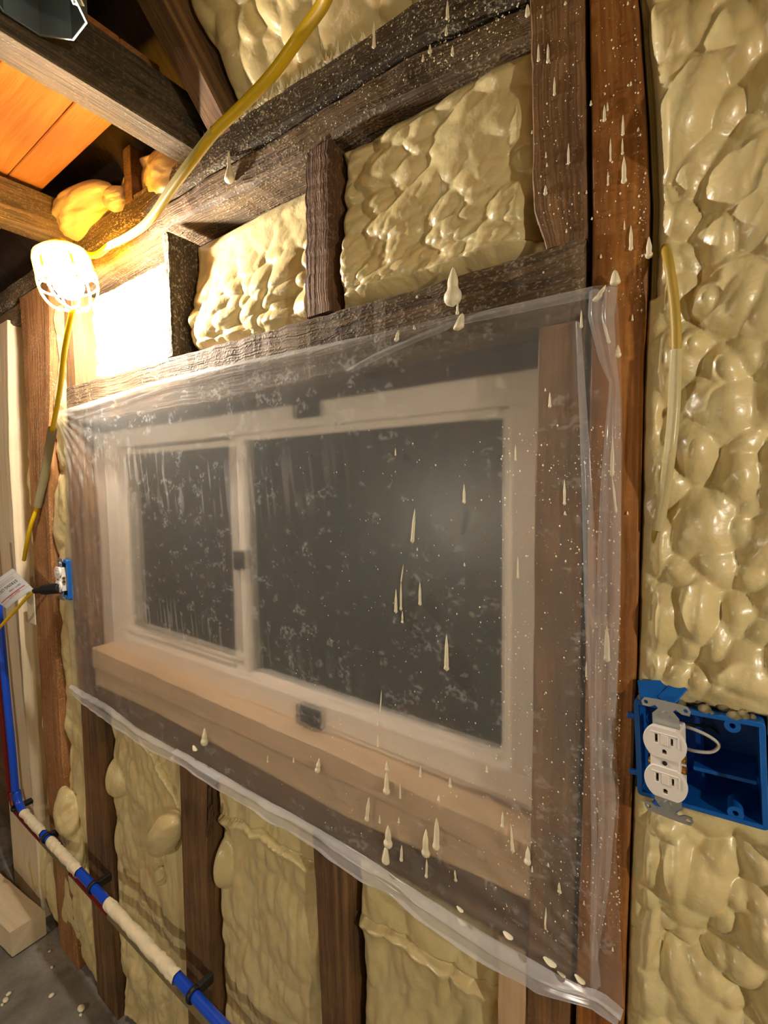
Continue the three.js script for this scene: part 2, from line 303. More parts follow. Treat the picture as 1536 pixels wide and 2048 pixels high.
// ------------------------------------------------------------------ sprayed foam
// height field of swollen bubbles: the highest of many scattered caps, softly joined
function bubbles({ cx, cy, s, k = 0.06, jitter = 1, warp = 0.3, big = [], steep = 1.5 }) {
  return (x, y) => {
    const wx = x + warp * cx * (fbm(x / cx * 0.7, y / cy * 0.7, 2, s + 1) - 0.5) * 2, wy = y + warp * cy * (fbm(x / cx * 0.7, y / cy * 0.7, 2, s + 2) - 0.5) * 2;
    const gx = Math.floor(wx / cx), gy = Math.floor(wy / cy); let best = -9, second = -9;
    const put = h => { if (h > best) { second = best; best = h; } else if (h > second) second = h; };
    for (let i = -2; i <= 2; i++) for (let j = -2; j <= 2; j++) {
      const a = gx + i, b = gy + j, q = hash(a, b, s + 3), r = 0.5 + 0.75 * q * q + 0.15 * q, px0 = (a + 0.5 + jitter * (hash(a, b, s) - 0.5)) * cx, py0 = (b + 0.5 + jitter * (hash(a, b, s + 7) - 0.5)) * cy, tn = (hash(a, b, s + 11) - 0.5) * 1.2;
      const ex = (wx - px0) / cx, ey = (wy - py0) / cy, dx = (ex + tn * ey) / r, dy = (ey - tn * ex * 0.5) / r, d2 = dx * dx + dy * dy;
      put(0.3 + 0.7 * r - steep * 0.62 * r * d2);
    }
    for (const b of big) {                                  // [x, y, rx, ry, turn, height]
      const c = Math.cos(b[4]), sn = Math.sin(b[4]), ex = x - b[0], ey = y - b[1], dx = (ex * c + ey * sn) / b[2], dy = (-ex * sn + ey * c) / b[3], q = dx * dx + dy * dy;
      if (q < 1.8) put(b[5] * (1.1 - 0.85 * q) - (q > 1 ? (q - 1) * 2 : 0));
    }
    let v = best; const dd = best - second; if (dd < k) v += (k - dd) * (k - dd) / (4 * k);
    return Math.max(v, -0.6);
  };
}
// a foam fill: grid between four edges, h(x, y) in metres above the plane z, sunk along its edges, with a skirt to the sheathing
function foamFill(name, label, { xl, xr, y0, y1, z, h, step = 0.003, edge = 0.012, edgeDrop = 0.02, mat = M.foam, droop = 0.35, back = BACK + 0.001, frame = null, edges = [1, 1, 1, 1] }) {
  const w = Math.max(...[0, 0.25, 0.5, 0.75, 1].map(t => xr(mixn(y0, y1, t)) - xl(mixn(y0, y1, t)))), nx = Math.max(6, Math.round(w / step)), ny = Math.max(6, Math.round((y1 - y0) / step));
  const pos = [], uv = [], idx = [], N = nx + 1;
  for (let j = 0; j <= ny; j++) for (let i = 0; i <= nx; i++) {
    const ty = j / ny; let y = mixn(y0, y1, ty), a = xl(y), b = xr(y), x = mixn(a, b, i / nx);
    const e = Math.min(edges[0] ? (x - a) : 9, edges[1] ? (b - x) : 9, edges[2] ? (y - y0) : 9, edges[3] ? (y1 - y) : 9);
    const f = edge > 0 ? Math.sqrt(clamp(e / edge)) : 1;
    let hh = h(x, y), zz = z + hh * mixn(0.3, 1, f) - (1 - f) * edgeDrop, yy = y - droop * hh * f * sstep(0, 0.06, y - y0);
    
    pos.push(x, yy, zz); uv.push(x, y);
  }
  for (let j = 0; j < ny; j++) for (let i = 0; i < nx; i++) { const a = j * N + i; idx.push(a, a + 1, a + N + 1, a, a + N + 1, a + N); }
  const ring = []; for (let i = 0; i < nx; i++) ring.push(i); for (let j = 0; j < ny; j++) ring.push(j * N + nx); for (let i = nx; i > 0; i--) ring.push(ny * N + i); for (let j = ny; j > 0; j--) ring.push(j * N);
  const q0 = pos.length / 3; let mx = 0, my = 0;
  for (const r of ring) { pos.push(pos[r * 3], pos[r * 3 + 1], back); uv.push(uv[r * 2], uv[r * 2 + 1]); mx += pos[r * 3] / ring.length; my += pos[r * 3 + 1] / ring.length; }
  pos.push(mx, my, back); uv.push(mx, my); const q1 = q0 + ring.length;
  for (let k = 0; k < ring.length; k++) { const l = (k + 1) % ring.length; idx.push(ring[k], q0 + k, q0 + l, ring[k], q0 + l, ring[l], q1, q0 + l, q0 + k); }
  const g = geoFrom(pos, uv, idx); if (frame) g.applyMatrix4(frame); g.computeVertexNormals();
  return tag(mesh(name, g, mat), label, 'insulation');
}
const wrap = (f, amp, base, n = 0.004, ns = 40, seed = 3) => (x, y) => base + amp * f(x, y) + n * (fbm(x * ns, y * ns, 3, seed) - 0.5);
const PX = (x, y) => { const p = P(x, y); return [p.x, p.y]; };
const blob = (x, y, rx, ry, turn, hgt) => { const p = PX(x, y), q = PX(x + rx, y), s = PX(x, y + ry); return [p[0], p[1], Math.abs(q[0] - p[0]), Math.abs(s[1] - p[1]), turn, hgt]; };

// right of the king stud
const BOX = { c: P(1394, 1523, 0.008), w: 0.1022, h: 0.096, turn: 0.055 };
{
  const big = [blob(1368, 235, 72, 125, -0.35, 1.9), blob(1345, 590, 26, 52, 0, 1.0), blob(1412, 600, 40, 44, 0, 1.1), blob(1392, 905, 52, 68, 0, 1.25), blob(1385, 690, 34, 40, 0.2, 1.1), blob(1450, 740, 50, 60, 0.3, 1.1),
    blob(1350, 1735, 38, 95, 0, 1.5), blob(1335, 1650, 40, 40, 0, 1.2), blob(1395, 1220, 45, 80, 0, 1.25), blob(1300, 1870, 22, 110, -0.1, 1.0), blob(1440, 470, 46, 60, 0, 1.0), blob(1350, 440, 50, 50, 0.2, 1.0), blob(1500, 330, 60, 80, -0.3, 1.1), blob(1480, 950, 55, 70, 0, 1.1), blob(1480, 90, 60, 60, 0.4, 1.0)];
  const b1 = bubbles({ cx: 0.025, cy: 0.034, s: 101, big }), b2 = bubbles({ cx: 0.013, cy: 0.018, s: 131 });
  const flat = y => 0;
  const h = (x, y) => {
    const xl = xAtY(E.kingR, y), e = x - xl;
    let v = 0.019 * b1(x, y) + 0.0022 * b2(x, y) - 0.008 + 0.012 * (fbm(x * 9, y * 7, 2, 140) - 0.5);
    const stripe = sstep(P(0, 1340).y, P(0, 1300).y, y) * sstep(P(0, 690).y, P(0, 760).y, y);
    v = mixn(v, 0.004 + 0.006 * (fbm(x * 120, y * 60, 3, 150) - 0.5), stripe * sstep(0.019, 0.012, e));
    v -= 0.022 * sstep(0.012, 0.004, e) * (y > 1.6 ? 1 : 0.15);
    const dx = x - BOX.c.x, dy = y - BOX.c.y, c = Math.cos(BOX.turn), s = Math.sin(BOX.turn), lx = Math.abs(dx * c + dy * s) - BOX.w / 2, ly = Math.abs(-dx * s + dy * c) - BOX.h / 2, dist = Math.max(lx, ly);
    v = mixn(Math.min(v, 0.004), v, sstep(0.002, 0.03, dist));
    if (dist < 0.0015) v = -0.085 - 0.0;
    return v;
  };
  foamFill('spray_foam', 'large bubbly cream foam filling the wall right of the tall stud', { xl: y => xAtY(E.kingR, y) + 0.001, xr: y => 0.62, y0: 0.004, y1: 2.02, z: -0.006, h, step: 0.0024, edge: 0.004, edgeDrop: 0.004, droop: 0, edges: [1, 0, 0, 0] });
}
// above the header
{
  const b = bubbles({ cx: 0.028, cy: 0.022, s: 201 });
  foamFill('spray_foam', 'glaring lamp-lit foam between plate and header right behind the bulb', { xl: () => -1.316, xr: () => -0.904, y0: 1.676, y1: 1.906, z: -0.045, h: wrap(b, 0.011, 0, 0.008, 25, 205), edge: 0.02 });
}
{
  const b = bubbles({ cx: 0.034, cy: 0.026, s: 221 , big: [blob(385, 640, 30, 40, 0, 1.2), blob(420, 620, 26, 30, 0, 1.1)] });
  const h = (x, y) => { const t = sstep(1.86, 1.76, y); return 0.016 * b(x, y) * mixn(0.15, 1, t) + 0.012 * (fbm(x * 14, y * 14, 4, 225) - 0.5) + 0.012 * t; };
  foamFill('spray_foam', 'knobbly foam pocket between the two short cripples above the header', { xl: () => -0.878, xr: y => -0.518, y0: 1.677, y1: 1.906, z: -0.048, h, edge: 0.025, step: 0.0025 });
}
{
  const big = [blob(760, 560, 90, 45, 0.3, 1.6), blob(680, 520, 45, 70, 0, 1.5), blob(870, 545, 90, 40, 0.3, 1.3), blob(980, 480, 90, 60, 0.3, 1.4), blob(800, 400, 120, 40, 0.5, 1.1), blob(930, 260, 110, 100, 0.5, 1.1)];
  const b = bubbles({ cx: 0.036, cy: 0.026, s: 241 , big }), b2 = bubbles({ cx: 0.014, cy: 0.012, s: 247 });
  const h = (x, y) => { const t = sstep(1.84, 1.76, y); return 0.015 * b(x, y) + 0.004 * b2(x, y) * t + 0.016 * (fbm(x * 12, y * 16, 4, 245) - 0.5); };
  foamFill('spray_foam', 'wide lumpy foam fill above the header, left of the notched stud', { xl: y => -0.465, xr: y => y < 1.695 ? -0.165 : xAtY(E.upL, y) + 0.002, y0: 1.676, y1: 1.908, z: -0.022, h, edge: 0.02, step: 0.0022 });
}
// below the sill
const wrinkles = (s, amp = 0.012) => (x, y) => amp * (1.6 * (fbm(x * 14, y * 5, 4, s) - 0.5) + 0.8 * Math.abs(fbm(x * 30 + 2 * fbm(x * 8, y * 8, 2, s + 5), y * 12, 3, s + 8) - 0.5) * 2);
function lowBay(name, label, xl, xr, s, marks, zb = -0.04) {
  const wr = wrinkles(s, 0.012), b = bubbles({ cx: 0.06, cy: 0.09, s: s + 30 });
  const crack = marks.cracks ?? [], big = marks.big ?? [];
  const h = (x, y) => {
    let v = wr(x, y) + 0.012 * b(x, y) + 0.01;
    for (const c of crack) {                               // a ridge over a buried cable with a split above it
      let d = 9, side = 0;
      for (let i = 1; i < c.length; i++) { const [ax, ay] = c[i - 1], [bx, by] = c[i], ux = bx - ax, uy = by - ay, t = clamp(((x - ax) * ux + (y - ay) * uy) / (ux * ux + uy * uy)), qx = x - ax - t * ux, qy = y - ay - t * uy, q = Math.hypot(qx, qy); if (q < d) { d = q; side = qy; } }
      v += 0.010 * Math.exp(-d * d / 0.00028) * (side < 0 ? 1 : 0.2) - 0.012 * Math.exp(-d * d / 0.000012);
    }
    for (const q of big) { const dx = (x - q[0]) / q[2], dy = (y - q[1]) / q[3], c = Math.cos(q[4]), sn = Math.sin(q[4]), r = (dx * c + dy * sn) ** 2 + (-dx * sn + dy * c) ** 2; if (r < 1) v = Math.max(v, v * 0.5 + q[5] * Math.sqrt(1 - r)); }
    return v;
  };
  return foamFill(name, label, { xl, xr, y0: 0.004, y1: 0.862, z: zb, h, step: 0.0035, edge: 0.015, droop: 0.2 });
}
lowBay('spray_foam', 'smooth foam under the left end of the sill with a pointed lobe', y => xAtY(E.s1R, y) + 0.0025, y => xAtY(E.s2L, y) - 0.0025, 301, { cracks: [[PX(270, 1470), PX(315, 1560), PX(345, 1620)]], big: [[...PX(205, 1560), 0.08, 0.05, 0, 0.03]] });
lowBay('spray_foam', 'wrinkled foam under the middle of the sill with a sagging crack', y => xAtY(E.s2R, y) + 0.0025, y => xAtY(E.s3L, y) - 0.0025, 321, { cracks: [[PX(425, 1642), PX(480, 1650), PX(540, 1690), PX(625, 1765)]], big: [[...PX(425, 1740), 0.04, 0.05, 0, 0.03]] });
lowBay('spray_foam', 'foam under the right end of the sill with a long diagonal cable ridge', y => xAtY(E.s3R, y) + 0.0025, y => -0.218, 341, { cracks: [[PX(705, 1840), PX(800, 1890), PX(900, 1960), PX(1000, 2035)]], big: [[...PX(740, 1800), 0.03, 0.06, 0, 0.02], [...PX(840, 1860), 0.035, 0.05, 0, 0.022], [...PX(810, 1960), 0.03, 0.04, 0, 0.015]] });
{
  const b = bubbles({ cx: 0.05, cy: 0.07, s: 401 });
  foamFill('spray_foam', 'tall narrow foam strip between the red-brown stud and the plastic edge', { xl: y => xAtY(E.redR, y) + 0.0025, xr: y => (y > 0.87 ? xAtY(E.lkL, y) : xAtY(E.s1L, y)) - 0.0025, y0: 0.004, y1: 1.905, z: -0.016, h: wrap(b, 0.012, 0, 0.010, 20, 405), edge: 0.008, step: 0.004 });
  const c = bubbles({ cx: 0.06, cy: 0.12, s: 421 });
  foamFill('spray_foam', 'shaded olive foam strip between the cream board and the red-brown stud', { xl: y => xAtY(E.creamR, y) + 0.0025, xr: y => xAtY(E.redL, y) - 0.0025, y0: 0.004, y1: 1.90, z: -0.05, h: wrap(c, 0.014, 0, 0.012, 20, 425), edge: 0.012, step: 0.004 });
}
// above the plate: between the joists, and on the slope of the roof
{
  const b = bubbles({ cx: 0.07, cy: 0.05, s: 441 });
  foamFill('spray_foam', 'foam behind the joists above the plate, lit orange under the deck', { xl: () => -1.29, xr: () => -0.827, y0: 2.0, y1: 2.115, z: -0.06, h: wrap(b, 0.03, 0.01, 0.01, 20, 445), edge: 0.01, droop: 0.1 });
  const d = V(0, 1.06, 1).normalize(), n = V(0, -1, 1.06).normalize();
  const o = V(0, 2.035, 0.02).addScaledVector(n, -0.05).addScaledVector(d, -0.06);
  const fr = new THREE.Matrix4().makeBasis(V(1, 0, 0), d, n).setPosition(o);
  const c = bubbles({ cx: 0.032, cy: 0.036, s: 461 });
  foamFill('spray_foam', 'shadowed foam on the roof slope above the plate, right of the rafter', { xl: () => -0.678, xr: () => -0.09, y0: 0.0, y1: 0.9, z: 0, h: wrap(c, 0.016, 0, 0.02, 14, 465), frame: fr, back: -0.055, edge: 0.01, droop: 0, step: 0.0035 });
}

// ------------------------------------------------------------------ window behind the plastic
const win = group('window_1'); struct(win);
{
  const zf = -0.05, zb = BACK, x0 = -1.304, x1 = -0.174, y0 = 1.010, y1 = 1.562;
  const g = P(1010, 835, -0.062), gb = P(1010, 1500, -0.062), st = P(515, 1335, -0.062), sl = P(478, 1100, -0.07), lx = P(280, 1100, -0.072);
  const gx1 = g.x, gy1 = g.y, gy0 = gb.y, gx0 = st.x;
  const bar = (a, b, c, d, za, zz) => box(b - a, d - c, za - zz, 0.004, (a + b) / 2, (c + d) / 2, (za + zz) / 2);
  mesh('window_frame', mergeGeometries([bar(x0, x1, gy1 + 0.012, y1, zf, zb), bar(x0, x1, y0, gy0 - 0.012, zf, zb), bar(x0, lx.x - 0.012, gy0 - 0.014, gy1 + 0.014, zf, zb), bar(gx1 + 0.012, x1, gy0 - 0.014, gy1 + 0.014, zf, zb)]), M.vinyl, win);
  const sash = (name, a, b, c, d, z, wl, wr) => {
    const s = mesh(name, mergeGeometries([bar(a - wl, a, c - 0.012, d + 0.012, z, z - 0.02), bar(b, b + wr, c - 0.012, d + 0.012, z, z - 0.02), bar(a, b, d, d + 0.0135, z - 0.001, z - 0.02), bar(a, b, c - 0.0135, c, z - 0.001, z - 0.02)]), M.vinyl, win);
    mesh('glass_pane', new THREE.BoxGeometry(b - a + 0.006, d - c + 0.006, 0.003).translate((a + b) / 2, (c + d) / 2, z - 0.013), M.pane, s);
    return s;
  };
  sash('fixed_sash', gx0, gx1, gy0, gy1, -0.0585, 0.04, 0.0135);
  sash('sliding_sash', lx.x, sl.x, gy0 + 0.010, gy1 - 0.006, -0.0700, 0.0135, 0.012);
  const latch = (x, y, w, h, z) => mesh('latch', mergeGeometries([box(w, h, 0.008, 0.002, x, y, z + 0.004), box(w * 0.5, h * 0.55, 0.01, 0.003, x, y, z + 0.009)]), M.black, win);
  const a = P(620, 820, zf + 0.004), b = P(625, 1430, zf + 0.004), c = P(489, 1119, -0.054);
  latch(a.x, a.y, 0.056, 0.026, zf); latch(b.x, b.y, 0.055, 0.034, zf); latch(c.x, c.y, 0.026, 0.036, -0.0585);
}

// ------------------------------------------------------------------ plastic sheet stapled over the opening
const sheet = group('plastic_sheet');
tag(sheet, 'clear plastic sheet stapled over the window and spattered with foam', 'plastic sheet');
const S = {
  top: px([[115, 826], [230, 792], [345, 757], [500, 722], [660, 690], [800, 662], [925, 634], [1060, 606], [1190, 576], [1236, 572]]),
  bot: px([[154, 1368], [220, 1412], [290, 1462], [360, 1502], [520, 1600], [700, 1698], [850, 1795], [1000, 1890], [1120, 1952], [1250, 2006]]),
  left: px([[115, 826], [134, 880], [138, 960], [136, 1100], [142, 1250], [154, 1368]]),
  right: px([[1236, 572], [1244, 720], [1247, 850], [1246, 1000], [1244, 1200], [1239, 1350], [1234, 1480], [1241, 1590], [1235, 1700], [1244, 1850], [1250, 2006]]),
};
const filmZ = (x, y) => {
  let z = 0.0065 + 0.003 * (fbm(x * 5, y * 4, 3, 501) - 0.5) + 0.0012 * (fbm(x * 26, y * 9, 2, 502) - 0.5);
  const c = S.left[0], dx = x - c.x, dy = c.y - y, r = Math.hypot(dx, dy), a = Math.atan2(dy, dx);       // gathers at the upper left staple
  z += 0.0008 * Math.sin(a * 34 + 2 * fbm(x * 10, y * 10, 2, 503)) * sstep(0.45, 0.1, r) * sstep(0.0, 0.05, r);
  z += 0.0007 * Math.sin(x * 150 + 3 * fbm(x * 6, y * 3, 2, 505)) * sstep(-1.1, -1.3, x);
  const q = S.bot.at(-1), ax = q.x - x, ay = y - q.y, ar = Math.hypot(ax, ay), aa = Math.atan2(ay, ax);
  z += 0.0015 * Math.sin(aa * 26) * sstep(0.4, 0.15, ar) * sstep(0.0, 0.08, ar);
  return z;
};
const filmGeo = (() => {
  const nx = 260, ny = 160, pos = [], uv = [], idx = [];
  for (let j = 0; j <= ny; j++) for (let i = 0; i <= nx; i++) {
    const u = i / nx, v = j / ny, T = lerpPts(S.top, u), B = lerpPts(S.bot, u), L = lerpPts(S.left, v), R = lerpPts(S.right, v);
    const p = T.multiplyScalar(1 - v).addScaledVector(B, v).addScaledVector(L, 1 - u).addScaledVector(R, u);
    p.addScaledVector(S.top[0], -(1 - u) * (1 - v)).addScaledVector(S.top.at(-1), -u * (1 - v)).addScaledVector(S.bot[0], -(1 - u) * v).addScaledVector(S.bot.at(-1), -u * v);
    pos.push(p.x, p.y, filmZ(p.x, p.y)); uv.push((p.x + 1.45) / 1.4, (p.y - 0.85) / 0.8);
  }
  for (let j = 0; j < ny; j++) for (let i = 0; i < nx; i++) { const a = j * (nx + 1) + i; idx.push(a, a + nx + 1, a + nx + 2, a, a + nx + 2, a + 1); }
  const g = geoFrom(pos, uv, idx); g.computeVertexNormals(); return g;
})();
{
  // haze, smears and creases that belong to the film itself
  const W = 1400, H = 800;
  const a = tex(W, H, (x, y) => {
    const sx = x / W, sy = y / H;
    const v = 0.70 + 0.08 * (fbm(x / 200, y / 200, 3, 601) - 0.5); return [v, v, v];
  }, false);
  const thru = tex(W, H, (x, y) => {
    const sx = x / W, sy = y / H;
    const sm1 = sstep(0.56, 0.72, fbm(x / 17, y / 13, 4, 603) + 0.2 * (fbm(x / 130, y / 110, 2, 604) - 0.5));
    let q = 0.5 * sm1 * sstep(0.35, 0.75, fbm(x / 4, y / 3.4, 2, 605));
    const rows = sstep(0.10, 0.02, Math.abs(sy - 0.74 - 0.03 * Math.sin(sx * 9))) + 0.8 * sstep(0.08, 0.02, Math.abs(sy - 0.36 - 0.02 * Math.sin(sx * 7)));
    q += 0.5 * rows * sstep(0.66, 0.85, vn(x / 7 + 0.4 * sy * 30, y / 60, 607)) * sstep(0.85, 0.3, sx);
    const v = 0.84 - 0.5 * clamp(q); return [v, v, v];
  }, false);
  thru.wrapS = thru.wrapT = THREE.ClampToEdgeWrapping;
  a.wrapS = a.wrapT = THREE.ClampToEdgeWrapping;
  M.film = new THREE.MeshPhysicalMaterial({ color: 0xf4f1ea, transparent: true, opacity: 1, alphaMap: a, transmission: 1, transmissionMap: thru, thickness: 0.002, roughness: 0.3, side: THREE.DoubleSide, ior: 1.12 });
  M.fold = new THREE.MeshPhysicalMaterial({ color: 0xe4e2e2, transparent: true, opacity: 0.24, roughness: 0.16, side: THREE.DoubleSide, clearcoat: 0.6, clearcoatRoughness: 0.12 });
  M.hem = new THREE.MeshPhysicalMaterial({ color: 0xe0dedf, transparent: true, opacity: 0.42, roughness: 0.22, side: THREE.DoubleSide, clearcoat: 0.6, clearcoatRoughness: 0.15 });
}
mesh('film', filmGeo, M.film, sheet);
// a folded band: cross-section that waves between two traced edges
function band(name, A, B, hgt, waves, mat, s, n = 90, m = 14) {
  const pos = [], uv = [], idx = [];
  for (let i = 0; i <= n; i++) {
    const a = lerpPts(A, i / n), b = lerpPts(B, i / n);
    for (let k = 0; k <= m; k++) {
      const t = k / m, p = a.clone().lerp(b, t), w = hgt * (0.6 + 0.8 * vn(i * 0.12, 0, s));
      pos.push(p.x, p.y, Math.max(0.004, filmZ(p.x, p.y)) + 0.002 + w * (0.5 - 0.5 * Math.cos(t * Math.PI * 2 * waves + 1.2 * (vn(i * 0.09, 3, s) - 0.5))) + 0.0008 * vn(i * 0.3, k * 0.9, s + 2)); uv.push(t, i / n);
    }
  }
  for (let i = 0; i < n; i++) for (let k = 0; k < m; k++) { const a = i * (m + 1) + k; idx.push(a, a + 1, a + m + 2, a, a + m + 2, a + m + 1); }
  const g = geoFrom(pos, uv, idx); g.computeVertexNormals(); return mesh(name, g, mat, sheet);
}
band('fold', px([[1155, 650], [1163, 850], [1168, 1000], [1172, 1200], [1178, 1350], [1184, 1500], [1186, 1700], [1184, 1850], [1184, 1960]]), px([[1166, 650], [1180, 850], [1190, 1000], [1196, 1120], [1197, 1300], [1196, 1500], [1198, 1700], [1196, 1850], [1206, 1960]]), 0.006, 1, M.fold, 701);
band('fold', px([[1182, 590], [1180, 640], [1200, 720], [1222, 770], [1214, 860], [1204, 980], [1198, 1110], [1194, 1300], [1193, 1480], [1200, 1640], [1192, 1800], [1186, 1900]]), px([[1240, 580], [1232, 640], [1236, 720], [1243, 780], [1246, 900], [1245, 1060], [1243, 1200], [1238, 1350], [1230, 1500], [1236, 1600], [1222, 1760], [1200, 1900]]), 0.007, 2, M.fold, 711);
band('fold', px([[115, 826], [345, 757], [500, 722], [660, 690], [800, 662], [925, 632]]), px([[140, 846], [345, 775], [500, 742], [660, 712], [790, 672], [925, 640]]), 0.006, 1, M.fold, 721);
band('fold', px([[700, 742], [760, 708], [830, 678], [905, 648], [990, 622], [1190, 578]]), px([[712, 748], [775, 716], [845, 686], [925, 654], [1000, 640], [1186, 602]]), 0.004, 1, M.fold, 726);
band('hem', px([[150, 1366], [220, 1404], [290, 1456], [360, 1494], [450, 1546]]), px([[158, 1384], [215, 1430], [285, 1478], [352, 1512], [445, 1562]]), 0.008, 1.5, M.hem, 731);
band('hem', px([[362, 1492], [520, 1582], [700, 1680], [850, 1778], [1000, 1872], [1120, 1940], [1210, 1970], [1250, 2006]]), px([[356, 1508], [520, 1612], [690, 1712], [835, 1806], [985, 1906], [1080, 1962], [1190, 1990], [1240, 2022]]), 0.009, 1.5, M.hem, 741, 140);

// ------------------------------------------------------------------ lamps
function makeLamp(pos, label, power) {
  const L = group('string_light', pos); tag(L, label, 'lamp');
  mesh('bulb', new THREE.LatheGeometry([[0, -0.046], [0.012, -0.044], [0.022, -0.036], [0.027, -0.024], [0.026, -0.010], [0.019, 0.006], [0.014, 0.016], [0.0135, 0.022]].map(([r, y]) => new THREE.Vector2(r, y)), 28), M.bulb, L);
  mesh('socket', new THREE.LatheGeometry([[0.0135, 0.018], [0.019, 0.020], [0.020, 0.05], [0.017, 0.062], [0.008, 0.066], [0.0, 0.066]].map(([r, y]) => new THREE.Vector2(r, y)), 24), M.yellow, L);
  mesh('hood', new THREE.LatheGeometry([[0.020, 0.052], [0.036, 0.050], [0.047, 0.042], [0.0505, 0.030], [0.0515, 0.000], [0.0495, 0.000], [0.0482, 0.029], [0.045, 0.039], [0.035, 0.046], [0.020, 0.048]].map(([r, y]) => new THREE.Vector2(r, y)), 40), M.yellowGlow, L);
  for (let k = 0; k < 6; k++) {
    const a = k * Math.PI / 3 + 0.3, q = (r, y) => V(Math.cos(a) * r, y, Math.sin(a) * r);
    mesh('cage_bar', tube([q(0.049, 0.02), q(0.052, -0.01), q(0.049, -0.035), q(0.036, -0.058), q(0.012, -0.068)], 0.0024, 24, 6), M.yellowGlow, L);
  }
  mesh('cage_ring', new THREE.TorusGeometry(0.0505, 0.0022, 6, 36).rotateX(Math.PI / 2).translate(0, -0.022, 0), M.yellowGlow, L);
  mesh('cage_ring', new THREE.TorusGeometry(0.012, 0.003, 6, 20).rotateX(Math.PI / 2).translate(0, -0.068, 0), M.yellowGlow, L);
  const p = new THREE.PointLight(LAMP_COLOR, power, 0, 2); p.position.set(0, -0.018, 0); p.castShadow = true; p.shadow.radius = 1; p.shadow.mapSize.set(2048, 2048); p.shadow.camera.near = 0.01; L.add(p);
  return L;
}
makeLamp(V(...LAMP_SPOTS[0]), 'glowing caged work bulb hanging on a yellow cord by the wall', LAMP_POWER).rotation.set(0.12, 0.2, 0.14);
makeLamp(V(...LAMP_SPOTS[1]), 'unseen caged work bulb out of view at the right, lighting the bubbly foam', UNSEEN_LAMP_POWER);  // unseen lamp, out of view, placed to rake the foam from the right
makeLamp(V(...LAMP_SPOTS[2]), 'unseen caged work bulb out of view across the room, making the glow in the window glass', UNSEEN_LAMP_POWER);  // unseen lamp, out of view, placed so its reflection glows in the panes

// ------------------------------------------------------------------ cords, plug, tag
{
  const q = LAMP_SPOTS[0];
  const pts = [[668, -60, 0.42], [650, 0, 0.45], [600, 72, 0.49], [545, 148, 0.52], [480, 216, 0.56], [430, 264, 0.59], [385, 322, 0.63], [345, 376, 0.68], [300, 440, 0.76], [262, 470, 0.84], [220, 491, 0.92]].map(([x, y, z]) => atDepth(x, y, z));
  const c = tag(mesh('lamp_cord', tube([...pts, atDepth(180, 510, 0.97), V(q[0] - 0.008, q[1] + 0.068, q[2] + 0.004)], 0.0062, 120, 12), M.yellow), 'thick yellow cord sagging in front of the plates down to the lamp', 'cord');
  mesh('foam_coating', tube(pts.slice(5).map((p, i) => p.clone().add(V(0.0005, 0.0006, 0.0005))), 0.0060 * 1.06, 60, 10), M.cordDust = new THREE.MeshStandardMaterial({ color: 0xc8b660, roughness: 0.8 }), c);
}
{
  const q = LAMP_SPOTS[0], low = [V(q[0] + 0.006, q[1] - 0.066, q[2] - 0.006), P(131, 690, 0.09), P(120, 780, 0.06), P(105, 858, 0.035), P(97, 905, 0.022), P(87, 960, 0.016), P(75, 1012, 0.016), P(62, 1050, 0.022), P(54, 1085, 0.02), P(48, 1120, 0.012)];
  const c = tag(mesh('lamp_cord', tube(low, 0.0055, 110, 10), M.yellow), 'bright yellow cord dropping from the lamp in front of the red-brown stud', 'cord');
  mesh('foam_coating', tube(low.slice(3, 7), 0.0105, 50, 10), M.crust, c);
}
